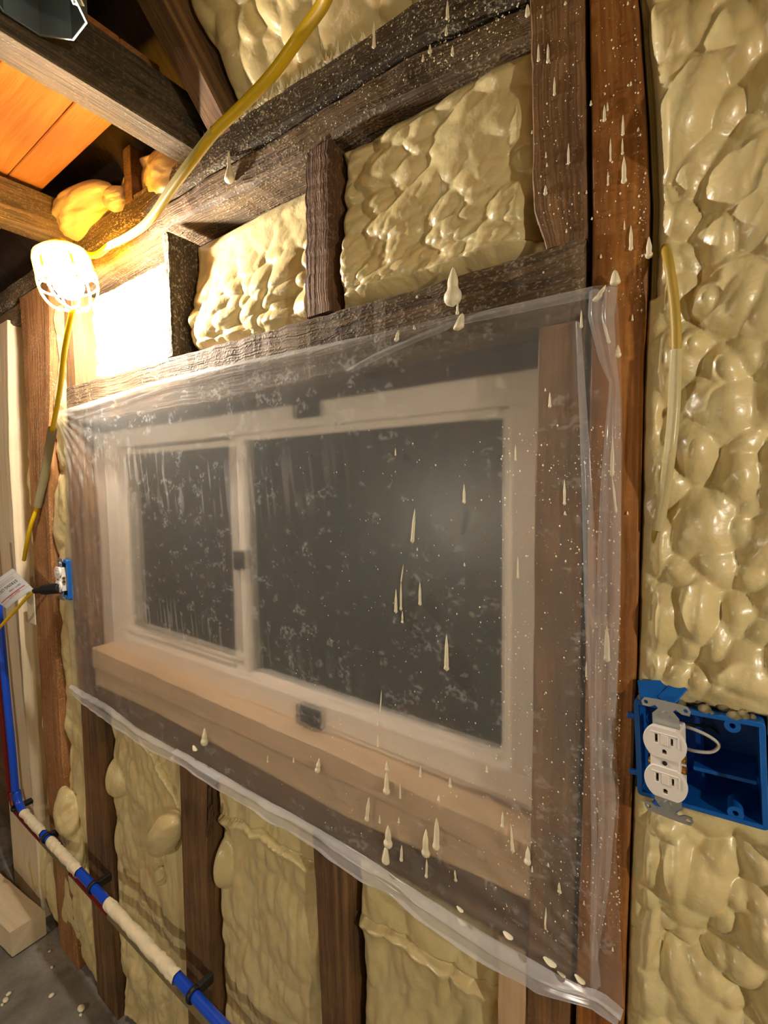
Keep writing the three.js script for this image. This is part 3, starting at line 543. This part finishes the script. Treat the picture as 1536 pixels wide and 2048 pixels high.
{
  const a = P(70, 1181, 0.045), b = P(122, 1176, 0.02), pts = [P(-12, 1268, 0.08), P(4, 1250, 0.075), P(30, 1222, 0.062), P(55, 1194, 0.052), a];
  const c = tag(mesh('plug_cord', tube(pts, 0.0045, 40, 10), M.yellow), 'short yellow cord with a black plug in the small blue box', 'cord');
  const dir = b.clone().sub(a), plug = new THREE.LatheGeometry([[0, 0], [0.0085, 0.001], [0.0095, 0.008], [0.0095, 0.030], [0.0135, 0.036], [0.0145, 0.05], [0.0145, dir.length() - 0.002], [0.012, dir.length()], [0, dir.length()]].map(([r, y]) => new THREE.Vector2(r, y)), 20);
  plug.applyQuaternion(new THREE.Quaternion().setFromUnitVectors(V(0, 1, 0), dir.clone().normalize())).translate(...a.toArray());
  mesh('plug', plug, M.black, c).userData.label = 'black plug';
  // the folded paper tag round the cord, printed upside down as it hangs
  const cv = document.createElement('canvas'); cv.width = 512; cv.height = 384; const g = cv.getContext('2d');
  g.fillStyle = '#e9edf0'; g.fillRect(0, 0, 512, 384); g.fillStyle = '#cfd3d6'; g.fillRect(0, 60, 512, 10); g.fillRect(0, 318, 512, 12);
  g.fillStyle = '#c8434a'; g.fillRect(40, 96, 440, 12); g.font = 'bold 34px sans-serif'; g.fillText('HEAVY DUTY', 130, 94);
  g.fillStyle = '#2a2c30'; g.font = 'bold 30px sans-serif'; g.fillText('100 FT. CORD', 60, 160); g.font = 'bold 54px sans-serif'; g.fillText('STRING LIGHT', 60, 235); g.fillStyle = '#8d9196'; for (let i = 0; i < 3; i++) g.fillRect(60, 262 + i * 16, 380 - i * 60, 5);
  const t = new THREE.CanvasTexture(cv); t.colorSpace = THREE.SRGBColorSpace;
  const K = [P(-34, 1184, 0.070), P(25, 1137, 0.058), P(66, 1178, 0.052), P(14, 1218, 0.066)], pos = [], uv = [], idx = [], n = 12;
  const nrm = K[1].clone().sub(K[0]).cross(K[3].clone().sub(K[0])).normalize(); if (nrm.z < 0) nrm.negate();
  for (let s = 0; s < 2; s++) for (let j = 0; j <= n; j++) for (let i = 0; i <= n; i++) {
    const u = i / n, v = j / n, p = K[0].clone().lerp(K[1], u).lerp(K[3].clone().lerp(K[2], u), v).addScaledVector(nrm, 0.004 * Math.sin(u * 3.1) - s * 0.0012);
    pos.push(...p.toArray()); uv.push(1 - u, v);
  }
  const q = (n + 1) * (n + 1);
  for (let s = 0; s < 2; s++) for (let j = 0; j < n; j++) for (let i = 0; i < n; i++) { const k = s * q + j * (n + 1) + i; s ? idx.push(k, k + 1, k + n + 2, k, k + n + 2, k + n + 1) : idx.push(k, k + n + 2, k + 1, k, k + n + 1, k + n + 2); }
  const tg = geoFrom(pos, uv, idx); tg.computeVertexNormals();
  tag(mesh('paper_tag', tg, new THREE.MeshStandardMaterial({ map: t, roughness: 0.7, side: THREE.DoubleSide })), 'white printed paper tag wrapped around the plug cord at the left edge', 'tag');
}

// ------------------------------------------------------------------ electrical boxes and receptacles
function boxShell(w, h, d, t = 0.0035) {
  const sh = new THREE.Shape(); const r = 0.004, X = w / 2, Y = h / 2;
  sh.moveTo(-X + r, -Y); sh.lineTo(X - r, -Y); sh.quadraticCurveTo(X, -Y, X, -Y + r); sh.lineTo(X, Y - r); sh.quadraticCurveTo(X, Y, X - r, Y); sh.lineTo(-X + r, Y); sh.quadraticCurveTo(-X, Y, -X, Y - r); sh.lineTo(-X, -Y + r); sh.quadraticCurveTo(-X, -Y, -X + r, -Y);
  const ho = new THREE.Path(); const x = X - t, y = Y - t; ho.moveTo(-x, -y); ho.lineTo(-x, y); ho.lineTo(x, y); ho.lineTo(x, -y); ho.lineTo(-x, -y); sh.holes.push(ho);
  const wall = new THREE.ExtrudeGeometry(sh, { depth: d, bevelEnabled: true, bevelSize: 0.0005, bevelThickness: 0.0005, bevelSegments: 1, curveSegments: 5 }).translate(0, 0, -d);
  return mergeGeometries([wall.index ? wall.toNonIndexed() : wall, new THREE.BoxGeometry(w - t, h - t, 0.003).translate(0, 0, -d + 0.001).toNonIndexed()].map(g => { g.deleteAttribute('uv'); return g; }));
}
function boss(x, y, up) {                                  // screw post on the rim
  const s = new THREE.Shape(); s.absarc(0, 0, 0.0062, 0, Math.PI * 2); const h = new THREE.Path(); h.absarc(0, 0, 0.0024, 0, Math.PI * 2, true); s.holes.push(h);
  return new THREE.ExtrudeGeometry(s, { depth: 0.02, bevelEnabled: false, curveSegments: 14 }).translate(x, y, -0.0205);
}
function makeReceptacle(name, label, pos, rot) {
  const R = group(name, pos); R.rotation.set(...rot); tag(R, label, 'receptacle', undefined);
  const strap = new THREE.Shape();
  const pts = [[0.011, 0.028], [0.0112, 0.042], [0.006, 0.048], [0.0085, 0.0505], [0.0135, 0.0475], [0.0195, 0.0475], [0.0205, 0.0515], [0.018, 0.0555], [0.008, 0.0562]];
  const all = [...pts, ...[...pts].reverse().map(([x, y]) => [-x, y]), ...pts.map(([x, y]) => [-x, -y]), ...[...pts].reverse().map(([x, y]) => [x, -y])];
  all.forEach(([x, y], i) => i ? strap.lineTo(x, y) : strap.moveTo(x, y)); strap.closePath();
  for (const sx of [-1, 1]) for (const sy of [-1, 1]) { const h = new THREE.Path(); h.absarc(sx * 0.0165, sy * 0.0515, 0.0019, 0, Math.PI * 2, true); strap.holes.push(h); }
  mesh('strap', new THREE.ExtrudeGeometry(strap, { depth: 0.0012, bevelEnabled: false }), M.steel, R);
  mesh('body', box(0.024, 0.064, 0.024, 0.002, 0, 0, -0.008), M.white, R);
  for (const sy of [1, -1]) {
    const f = new THREE.Shape(), r = 0.0172, cy = sy * 0.0188, flat = 0.0143;
    const a = Math.asin(flat / r); f.absarc(0, cy, r, -a, a, false); f.absarc(0, cy, r, Math.PI - a, Math.PI + a, false); f.closePath();
    const hole = (x0, x1, y0, y1) => { const h = new THREE.Path(); h.moveTo(x0, y0); h.lineTo(x0, y1); h.lineTo(x1, y1); h.lineTo(x1, y0); h.lineTo(x0, y0); f.holes.push(h); };
    hole(-0.0084, -0.0047, cy - 0.0010, cy + 0.0080); hole(0.0047, 0.0080, cy - 0.0005, cy + 0.0070);
    const gnd = new THREE.Path(); gnd.moveTo(-0.0025, cy - 0.0105); gnd.lineTo(-0.0025, cy - 0.0075); gnd.absarc(0, cy - 0.0075, 0.0025, Math.PI, 0, true); gnd.lineTo(0.0025, cy - 0.0105); gnd.lineTo(-0.0025, cy - 0.0105); f.holes.push(gnd);
    const face = mesh('face', new THREE.ExtrudeGeometry(f, { depth: 0.0035, bevelEnabled: true, bevelSize: 0.0006, bevelThickness: 0.0006, bevelSegments: 2, curveSegments: 22 }).translate(0, 0, 0.005), M.white, R);
    mesh('slot', mergeGeometries([new THREE.BoxGeometry(0.0042, 0.0095, 0.001).translate(-0.00655, cy + 0.0033, 0.0046), new THREE.BoxGeometry(0.0038, 0.0082, 0.001).translate(0.00635, cy + 0.003, 0.0046), new THREE.BoxGeometry(0.0066, 0.0066, 0.001).translate(0, cy - 0.008, 0.0046)]), M.slot, face);
    mesh('raised_edge', mergeGeometries([box(0.0225, 0.0011, 0.0011, 0.0004, 0, cy + 0.0092, 0.0091), box(0.0011, 0.0100, 0.0011, 0.0004, 0.0118, cy + 0.0040, 0.0091), box(0.006, 0.0095, 0.0012, 0.0005, 0.0005, cy + 0.0035, 0.0091)]), M.white, face);
    mesh('mounting_screw', new THREE.CylinderGeometry(0.0034, 0.0036, 0.0016, 14).rotateX(Math.PI / 2).translate(0, sy * 0.043, 0.002), M.steel, R);
  }
  mesh('neck', box(0.0245, 0.014, 0.008, 0.001, 0, 0, 0.004), M.white, R);
  mesh('center_screw', new THREE.CylinderGeometry(0.0021, 0.0021, 0.0006, 12).rotateX(Math.PI / 2).translate(0, 0, 0.0083), M.slot, R);
  for (const [sx, sy] of [[1, 0.004], [1, -0.006], [-1, 0.004], [-1, -0.006]]) mesh('terminal_screw', new THREE.CylinderGeometry(0.0036, 0.0036, 0.004, 12).rotateZ(Math.PI / 2).translate(sx * 0.0135, sy, -0.001), M.brass, R);
  return R;
}
{
  const B = group('electrical_box', BOX.c); B.rotation.z = BOX.turn; tag(B, 'open blue double-gang electrical box set into the foam on the right', 'electrical box');
  mesh('shell', boxShell(BOX.w, BOX.h, 0.072), M.blue, B);
  mesh('screw_post', boss(0.028, 0.0405), M.blue, B); mesh('screw_post', boss(0.028, -0.0405), M.blue, B);
  mesh('rib', mergeGeometries([box(0.003, 0.088, 0.012, 0.001, 0.002, 0, -0.062), box(0.05, 0.004, 0.05, 0.001, 0.02, -0.018, -0.045)]), M.blue, B);
  for (const y of [0.030, -0.028]) mesh('nub', box(0.008, 0.0048, 0.006, 0.0015, -0.055, y, -0.004), M.blue, B);
  const wing = (x, y, w, h, rz, rx) => box(w, h, 0.003, 0.001).applyMatrix4(new THREE.Matrix4().makeRotationFromEuler(new THREE.Euler(rx, 0.1, rz)).setPosition(x, y, -0.004));
  mesh('flip_wing', mergeGeometries([wing(-0.030, 0.060, 0.034, 0.020, 0.18, -0.5), wing(-0.018, 0.060, 0.014, 0.024, -0.6, -0.5)]), M.blue, B);
  mesh('flip_wing', wing(-0.026, -0.052, 0.022, 0.018, -0.5, 0.4), M.blue, B);
  const crumbs = []; for (let i = 0; i < 46; i++) crumbs.push(new THREE.IcosahedronGeometry(rr(0.0022, 0.0065), 1).scale(rr(0.8, 1.5), rr(0.5, 1), 1).translate(rr(-0.048, 0.05), 0.0485 + rr(-0.001, 0.006), rr(-0.02, -0.002)));
  const cr = mesh('foam_crust', mergeGeometries(crumbs), M.crust, B); cr.userData.kind = 'stuff';
  makeReceptacle('duplex_receptacle', 'white duplex receptacle hanging loose in the open blue double box', P(1334, 1519, 0.022), [0, -0.14, 0.045]);
  const w1 = [P(1345, 1450, -0.02), P(1380, 1456, -0.012), P(1420, 1474, -0.012), P(1438, 1490, -0.012), P(1425, 1503, -0.012), P(1390, 1502, -0.012), P(1350, 1490, -0.02)];
  const w2 = [P(1350, 1446, -0.03), P(1390, 1450, -0.04), P(1425, 1455, -0.055), P(1440, 1470, -0.066)];
  tag(mesh('wire', cappedTube(w1, 0.0017, 60, 8), M.wire), 'white wire looping inside the blue double box', 'wire');
  tag(mesh('wire', cappedTube(w2, 0.0015, 40, 8), M.brass), 'thin bare copper wire at the back of the blue double box', 'wire');
}
{
  const c = P(127, 1158, 0.012), B = group('electrical_box', c); tag(B, 'narrow blue single-gang box with a plugged-in receptacle at far left', 'electrical box');
  mesh('shell', boxShell(0.058, 0.095, 0.05), M.blue, B);
  mesh('rim', mergeGeometries([box(0.006, 0.104, 0.014, 0.002, 0.030, 0, -0.004), box(0.03, 0.01, 0.012, 0.003, 0.016, 0.049, -0.004), box(0.03, 0.01, 0.012, 0.003, 0.016, -0.049, -0.004)]), M.blue, B);
  makeReceptacle('duplex_receptacle', 'white receptacle in the narrow blue box with the black plug in it', c.clone().add(V(-0.004, 0, 0.004)), [0, 0, 0]);
}
// octagonal junction box on the joist
{
  const B = group('junction_box', V(-0.7135, 2.032, 0.262)); tag(B, 'galvanised octagonal junction box screwed to the joist at the top left corner', 'electrical box');
  const oct = r => [...Array(8)].map((_, k) => [r * Math.cos((k + 0.5) * Math.PI / 4), r * Math.sin((k + 0.5) * Math.PI / 4)]);
  const R = 0.05 / Math.cos(Math.PI / 8), sh = new THREE.Shape(); oct(R).forEach(([x, y], i) => i ? sh.lineTo(x, y) : sh.moveTo(x, y)); sh.closePath();
  const h = new THREE.Path(); oct(R - 0.0022).reverse().forEach(([x, y], i) => i ? h.lineTo(x, y) : h.moveTo(x, y)); h.closePath(); sh.holes.push(h);
  mesh('shell', new THREE.ExtrudeGeometry(sh, { depth: 0.052, bevelEnabled: true, bevelSize: 0.0006, bevelThickness: 0.0006, bevelSegments: 1 }).rotateX(-Math.PI / 2), M.steelbox, B);
  const top = new THREE.Shape(); oct(R).forEach(([x, y], i) => i ? top.lineTo(x, y) : top.moveTo(x, y)); top.closePath();
  mesh('back_plate', new THREE.ExtrudeGeometry(top, { depth: 0.002, bevelEnabled: false }).rotateX(-Math.PI / 2).translate(0, 0.051, 0), M.steelbox, B);
  for (const [x, z, a] of [[0.034, -0.033, 0.8], [-0.036, 0.034, 0.8]]) mesh('screw_tab', mergeGeometries([box(0.014, 0.002, 0.010, 0.0008, 0, 0.002, 0), new THREE.CylinderGeometry(0.004, 0.004, 0.012, 12).translate(0, 0.006, 0), new THREE.SphereGeometry(0.0045, 12, 8).scale(1, 0.5, 1).translate(0, 0, 0)].map(g => (g.index ? g.toNonIndexed() : g))).applyMatrix4(new THREE.Matrix4().makeRotationY(a).setPosition(x, 0.004, z)), M.steel, B);
  mesh('knockout', new THREE.CylinderGeometry(0.011, 0.011, 0.0015, 24).translate(0, 0.0495, 0), M.steelbox, B);
}

// ------------------------------------------------------------------ water pipes
{
  const zb = 0.05, v = [P(-14, 1090, zb), P(-4, 1200, zb), P(5, 1300, zb), P(14, 1400, zb), P(24, 1500, zb), P(33, 1600, zb), P(37, 1630, zb)];
  const yh = P(100, 1681, zb).y, hx = x => V(x, yh, zb), e = v.at(-1);
  const run = [...v.slice(0, -1), V(e.x, yh + 0.05, zb), V(e.x + 0.012, yh + 0.014, zb), V(e.x + 0.05, yh + 0.001, zb), hx(-1.5), hx(-1.3), hx(-1.1), hx(-0.9), hx(-0.7), hx(-0.5)];
  const p = tag(mesh('water_pipe', tube(run, 0.0105, 200, 14), M.pexblue), 'blue plastic water pipe with foam overspray along the foot of the wall', 'pipe');
  const coat = (x0, x1, r, n, s) => {                       // overspray sitting on top of the pipe, ragged along its lower edge
    const pos = [], uv = [], idx = [], m = 14;
    for (let i = 0; i <= n; i++) for (let k = 0; k <= m; k++) { const x = mixn(x0, x1, i / n), half = 1.9 + 0.9 * (vn(i * 0.35, 1, s) - 0.5), a = mixn(-half, half, k / m) + 0.9, q = r * (1 + 0.25 * (vn(i * 0.3, k * 0.5, s + 2) - 0.3)) * (k === 0 || k === m ? 0.94 : 1); pos.push(x, yh + Math.cos(a) * q, zb + Math.sin(a) * q); uv.push(x, a * 0.01); }
    for (let i = 0; i < n; i++) for (let k = 0; k < m; k++) { const a = i * (m + 1) + k; idx.push(a, a + m + 1, a + m + 2, a, a + m + 2, a + 1); }
    const g = geoFrom(pos, uv, idx); g.computeVertexNormals(); return mesh('foam_coating', g, M.drip, p);
  };
  coat(P(50, 1650, zb).x, P(88, 1672, zb).x, 0.0118, 40, 801); coat(P(101, 1690, zb).x, P(160, 1750, zb).x, 0.0122, 60, 805); coat(P(217, 1820, zb).x, P(357, 1985, zb).x, 0.0124, 90, 809);
  const ring = (x, y, vert) => mergeGeometries([new THREE.TorusGeometry(0.0125, 0.003, 8, 24).scale(1, 1, 2).applyMatrix4(new THREE.Matrix4().makeRotationY(vert ? 0 : Math.PI / 2)).applyMatrix4(vert ? new THREE.Matrix4().makeRotationX(Math.PI / 2) : new THREE.Matrix4()).translate(x, y, zb).toNonIndexed(), box(vert ? 0.02 : 0.012, vert ? 0.012 : 0.02, 0.032, 0.002, x, y, zb - 0.026)].map(g => g.index ? g.toNonIndexed() : g));
  const clamps = [[P(95, 1678, zb).x, yh, 0, 'black pipe clamp on the blue pipe below the red-brown stud'], [P(187, 1775, zb).x, yh, 0, 'black pipe clamp on the bare blue stretch at the dark stud'], [P(388, 2015, zb).x, yh, 0, 'black pipe clamp on the blue pipe at the bottom edge'], [P(33, 1615, zb).x, P(33, 1615, zb).y, 1, 'black pipe clamp at the bend of the upright blue pipe']];
  for (const [x, y, t, l] of clamps) tag(mesh('pipe_clamp', ring(x, y, t), M.black), l, 'clamp');
  const zr = 0.035, yr = yh - 0.052, vr = [P(-26, 1090, zr), P(-6, 1300, zr), P(4, 1400, zr), P(14, 1500, zr), P(23, 1600, zr)];
  const red = tag(mesh('water_pipe', tube([...vr, V(vr.at(-1).x + 0.004, yr + 0.05, zr), V(vr.at(-1).x + 0.03, yr + 0.006, zr), V(vr.at(-1).x + 0.08, yr, zr), V(-1.4, yr, zr), V(-1.2, yr, zr), V(-1.0, yr, zr), V(-0.6, yr, zr)], 0.0105, 200, 14), M.pexred), 'dark red water pipe running just below and behind the blue one', 'pipe');
  mesh('foam_coating', tube([V(-1.62, yr + 0.0008, zr + 0.0008), V(-1.42, yr + 0.0008, zr + 0.0008)], 0.0108, 20, 12), M.crust, red); mesh('foam_coating', tube([V(P(226, 1876, zr).x, yr + 0.0008, zr + 0.0008), V(-0.62, yr + 0.0008, zr + 0.0008)], 0.0108, 20, 12), M.crust, red);
}

// ------------------------------------------------------------------ foam lumps, cable, blocking
function lump(rx, ry, rz, s, amp = 0.25, det = 20) {
  const g = new THREE.IcosahedronGeometry(1, det), p = g.attributes.position;
  for (let i = 0; i < p.count; i++) { const x = p.getX(i), y = p.getY(i), z = p.getZ(i), k = 1 + amp * (fbm(x * 1.6 + 5 + z, y * 1.6 + s + z * 0.7, 3, s) - 0.5) * 2; p.setXYZ(i, x * k * rx, y * k * ry, z * k * rz); }
  const m = g; m.computeVertexNormals(); m.deleteAttribute('normal'); const w = mergeVerts(m); w.computeVertexNormals(); return w;
}
const foamOf = l => scene.children.find(o => o.userData.label?.startsWith(l));
{
  const f = foamOf('foam behind the joists'), q = P(165, 425, 0.0);
  mesh('foam_lump', lump(0.13, 0.05, 0.055, 901).translate(q.x, q.y, -0.01), M.foam, f);
  const r = P(330, 345, -0.01); mesh('foam_lump', lump(0.06, 0.05, 0.035, 905).translate(r.x, r.y, -0.02), M.foam, f);
  const t = P(225, 395, 0.015); mesh('foam_lump', lump(0.03, 0.024, 0.02, 908).translate(t.x, t.y, 0.01), M.foam, f);
  const lb = foamOf('tall narrow foam strip');
  for (const [x, y, rx, ry, rz, k] of [[170, 1825, 0.055, 0.13, 0.03, 931], [140, 1810, 0.07, 0.13, 0.028, 933], [105, 1790, 0.08, 0.12, 0.026, 935], [70, 1740, 0.09, 0.13, 0.022, 937]]) { const c = P(x, y, 0.0); mesh('foam_lump', lump(rx, ry, rz, k, 0.35).translate(c.x, Math.max(c.y, ry * 1.25), -0.020), M.foam, lb); }
  timber('blocking', 'small upright brown block between plate and deck, left of the nearer joist', box(0.03, 0.108, 0.03, 0.002, P(256, 320, 0.0).x, 2.0155 + 0.05, -0.012), M.brown);
}
{
  const f = foamOf('tall narrow foam strip'), a = P(133, 1640, 0.01);
  mesh('foam_lump', mergeGeometries([lump(0.062, 0.085, 0.034, 911, 0.35).translate(a.x - 0.005, a.y, 0.0), lump(0.036, 0.12, 0.026, 913, 0.35).translate(a.x + 0.03, a.y - 0.10, -0.002)]), M.foam, f);
}
{
  const z = 0.017;
  const c = tag(mesh('cable', tube([P(1328, 480, -0.02), P(1338, 530, z), P(1347, 590, z), P(1352, 650, z), P(1352, 740, z), P(1346, 830, z), P(1338, 910, z), P(1326, 990, 0.006), P(1314, 1060, 0.0), P(1308, 1110, -0.012)], 0.0042, 90, 10), M.romex), 'yellow electrical cable half buried in the foam beside the tall stud', 'cable');
  mesh('foam_coating', tube([P(1352, 700, z + 0.001), P(1347, 830, z + 0.001), P(1339, 910, z + 0.001), P(1328, 990, 0.008), P(1316, 1060, 0.003)], 0.0052, 60, 10), M.foam, c);
}

// ------------------------------------------------------------------ drips of hardened foam, on what they stuck to
function dripGeo(x0, y0, x1, y1, w, z, zfun) {
  const top = P(x0, y0, z), bot = P(x1, y1, z), r = P(x1 + w / 2, y1, z).distanceTo(P(x1, y1, z)), L = top.distanceTo(bot), n = 14, m = 9, pos = [], uv = [], idx = [], s = hash(x0 | 0, y0 | 0, 4) * 99;
  const bulb = L > r * 4;
  for (let i = 0; i <= n; i++) {
    const t = i / n, c = top.clone().lerp(bot, t); if (zfun) c.z = zfun(c.x, c.y) + 0.0005;
    const body = bulb ? 0.22 + 0.45 * sstep(0, 0.5, t) * (0.75 + 0.5 * vn(t * 4, s)) : Math.sqrt(t) * 0.9, d = (1 - t) * L;
    let q = Math.max(body * sstep(0, 0.12, t + 0.02), bulb ? Math.sqrt(Math.max(0, 1 - ((d - r) / r) ** 2)) : 0); if (i === n) q = 0.02; if (d < r) q = Math.min(q, Math.sqrt(Math.max(0.0004, 1 - ((r - d) / r) ** 2)));
    for (let k = 0; k < m; k++) { const a = k / m * Math.PI * 2; pos.push(c.x + Math.cos(a) * r * q, c.y, c.z + Math.sin(a) * r * q * 0.8); uv.push(k / m, t); }
  }
  for (let i = 0; i < n; i++) for (let k = 0; k < m; k++) { const a = i * m + k, b = i * m + (k + 1) % m; idx.push(a, a + m, b + m, a, b + m, b); }
  const g = geoFrom(pos, uv, idx); g.computeVertexNormals(); return g;
}
const drips = (parent, z, list, zfun) => { for (const [x0, y0, x1, y1, w] of list) mesh('foam_drip', dripGeo(x0, y0, x1, y1, w, z, zfun), M.drip, parent); };
const v4 = a => a.map(([x, y0, y1, w]) => [x, y0, x, y1, w]);
drips(upperStud, 0.0022, v4([[1077, 87, 124, 6], [1096, 87, 127, 7], [1109, 153, 192, 6], [1137, 286, 330, 6], [1092, 303, 316, 4], [1091, 370, 391, 8], [1131, 2, 10, 7], [1082, 28, 36, 4], [1064, 260, 268, 4], [1133, 457, 466, 4], [1055, 8, 34, 11], [1094, 325, 334, 4]]));
drips(kingStud, 0.0012, v4([[1209, 209, 244, 8], [1215, 204, 223, 5], [1246, 229, 272, 7], [1245, 276, 310, 6], [1248, 312, 368, 12], [1221, 276, 324, 5], [1216, 342, 372, 5], [1262, 450, 502, 10], [1249, 440, 460, 4], [1298, 473, 518, 16], [1277, 254, 263, 6], [1262, 162, 172, 5], [1202, 508, 517, 5], [1256, 2, 10, 5], [1184, 434, 440, 5], [1173, 380, 388, 4], [1182, 200, 212, 5], [1210, 185, 190, 4], [1265, 628, 642, 5], [1255, 1022, 1030, 5]]));
drips(header, 0.004, v4([[906, 534, 614, 34], [915, 600, 630, 7], [834, 590, 597, 6], [1087, 542, 547, 4]]));
drips(topPlate, 0.002, v4([[458, 300, 362, 9], [459, 332, 366, 18], [748, 42, 98, 7], [895, 0, 40, 7], [860, 88, 108, 7], [893, 50, 72, 6], [846, 108, 124, 5], [905, 90, 112, 6]]));
const film = v4([[792, 896, 912, 3], [1031, 890, 922, 5], [928, 968, 1008, 7], [792, 1178, 1227, 7], [802, 1164, 1222, 6], [805, 1222, 1247, 5], [840, 1164, 1212, 7], [893, 1269, 1343, 11], [1036, 1112, 1158, 5], [756, 1440, 1452, 4], [756, 1470, 1496, 5], [774, 1521, 1543, 7], [773, 1545, 1590, 12], [800, 1565, 1599, 4], [841, 1531, 1556, 5], [900, 1555, 1577, 6], [878, 1590, 1603, 5], [759, 1630, 1648, 4], [798, 1634, 1647, 4], [776, 1650, 1697, 15], [772, 1692, 1728, 16], [852, 1658, 1715, 15], [873, 1635, 1700, 13], [803, 1690, 1723, 6], [853, 1718, 1756, 6], [911, 1738, 1764, 6], [973, 1531, 1547, 5], [1005, 1624, 1655, 7], [1055, 1695, 1730, 13], [1064, 1732, 1744, 6], [1119, 1763, 1788, 8], [1091, 1815, 1862, 5], [1097, 1724, 1733, 5], [1129, 958, 1011, 7], [1130, 1022, 1031, 6], [1173, 1322, 1356, 6], [1214, 1250, 1325, 15], [1100, 784, 816, 7], [1091, 776, 783, 4], [1163, 620, 657, 7], [1223, 1520, 1536, 5], [1168, 1802, 1812, 5], [1225, 1896, 1904, 5], [409, 1456, 1492, 10], [535, 1510, 1526, 3], [587, 1514, 1526, 3], [912, 1590, 1596, 3], [929, 1125, 1133, 4], [835, 1095, 1102, 3]]);
film.push([830, 1017, 825, 1087, 8], [807, 1128, 802, 1165, 3], [763, 1380, 760, 1428, 4], [738, 1594, 733, 1644, 8], [639, 1516, 635, 1546, 9], [1021, 1650, 1027, 1704, 8], [1204, 633, 1219, 688, 9], [1236, 690, 1237, 716, 13], [1226, 875, 1224, 955, 10], [1224, 950, 1233, 1028, 7], [1212, 570, 1190, 604, 17], [1230, 540, 1231, 572, 27], [925, 626, 916, 662, 26], [797, 660, 793, 684, 9], [828, 650, 830, 660, 6], [915, 1810, 925, 1822, 12], [1008, 1862, 1022, 1876, 20], [1088, 1914, 1108, 1930, 24], [1114, 1942, 1128, 1956, 12], [1150, 1950, 1166, 1966, 20], [915, 1838, 927, 1852, 14], [387, 1490, 392, 1502, 8]);
drips(sheet, 0.008, film, (x, y) => filmZ(x, y) + 0.0015);
// fine spatter: too many and too small to count
function specks(parent, n, place, rmin, rmax) {
  const out = []; for (let i = 0; i < n; i++) { const c = place(i); if (!c) continue; out.push(new THREE.OctahedronGeometry(rmin + (rmax - rmin) * rnd() ** 4, 0).scale(1, 1.3, 0.6).translate(...c.toArray())); }
  const m = mesh('foam_spatter', mergeGeometries(out), M.drip, parent); m.userData.kind = 'stuff';
}
specks(sheet, 3600, () => {
  const k = rnd(); let x, y;
  if (k < 0.3) { x = rr(1000, 1240); y = rr(720, 1900); } else if (k < 0.55) { x = 1240 - 90 * rnd() ** 1.6; y = rr(700, 1900); } else if (k < 0.9) { x = rr(560, 1090); y = mixn(1950, 850, rnd() ** 1.4); } else { x = rr(200, 1060); y = rr(900, 1900); }
  const p = P(x, y, 0.008); if (y > 1460 + (x - 300) * 0.55 || y < 850) return null; p.z = filmZ(p.x, p.y) + 0.0015; return p;
}, 0.00025, 0.0012);
specks(kingStud, 420, () => { const y = rr(-40, 640), x = rnd() < 0.5 ? rr(1190, 1290) : 1294 - 26 * rnd() ** 2; const p = P(x, y, 0.0008); return p.x < xAtY(E.kingR, p.y) - 0.002 && p.x > xAtY(E.kingL, p.y) + 0.002 ? p : null; }, 0.00025, 0.0012);
specks(upperStud, 220, () => { const p = P(rr(1068, 1166), rr(-40, 460), 0.0018); return p; }, 0.00025, 0.0011);
specks(topPlate, 1500, () => { const x = rr(420, 1060), t = rnd(), a = P(x, 0, 0); a.x = P(x, 300, 0).x; a.y = mixn(yAtX(E.plB, a.x), yAtX(E.plT, a.x), t); a.z = 0.001; return a.x < -0.19 ? a : null; }, 0.0003, 0.0014);
{                                                          // ragged foam fringe on the top edge of the plate
  const out = []; for (let i = 0; i < 260; i++) { const x = -0.80 + 0.40 * rnd() ** 0.8, y = yAtX(E.plT, x), h = rr(0.003, 0.012) * (rnd() < 0.1 ? 2.2 : 1); out.push(new THREE.ConeGeometry(rr(0.0012, 0.004), h, 6).rotateZ(rr(-0.4, 0.4)).rotateX(rr(-0.2, 0.7)).translate(x, y + h * 0.4 - 0.002, rr(-0.008, 0.001))); }
  const m = mesh('foam_fringe', mergeGeometries(out), M.drip, topPlate); m.userData.kind = 'stuff';
}
{
  const out = []; for (let i = 0; i < 40; i++) { const x = rr(-2.1, -1.25), z = rr(0.02, 0.3), r = rr(0.003, 0.009); out.push(new THREE.IcosahedronGeometry(r, 1).scale(rr(0.8, 1.6), 0.6, 1).translate(x, r * 0.55, z)); }
  const m = mesh('foam_crumbs', mergeGeometries(out), M.drip); m.userData.kind = 'stuff'; tag(m, 'crumbs of cream foam scattered on the concrete floor at lower left', 'debris');
}
{                                                          // the splintered edge
  const out = []; const q = P(420, 1620, 0.0); for (let i = 0; i < 9; i++) { const L = rr(0.03, 0.08); out.push(box(rr(0.002, 0.004), L, rr(0.002, 0.004), 0.0006).rotateZ(rr(-0.25, 0.1)).translate(q.x + rr(-0.008, 0.004), q.y + rr(-0.03, 0.03), rr(-0.012, 0.004))); }
  mesh('splinters', mergeGeometries(out), M.brown, scene.children.find(o => o.userData.label?.startsWith('brown cripple stud with a splintered'))).userData.kind = 'stuff';
}
{
  const f = foamOf('smooth foam under the left end'), a = P(328, 1668, 0.0);
  mesh('foam_lump', lump(0.036, 0.09, 0.03, 921, 0.1).rotateZ(-0.75).translate(a.x, a.y, -0.004), M.foam, f);
  const b = P(312, 1758, 0.0); mesh('foam_lump', lump(0.016, 0.022, 0.014, 923).translate(b.x, b.y, -0.012), M.foam, f);
}

scene.traverse(o => { if (o.isMesh) o.castShadow = o.receiveShadow = true; });
renderer.render(scene, camera);
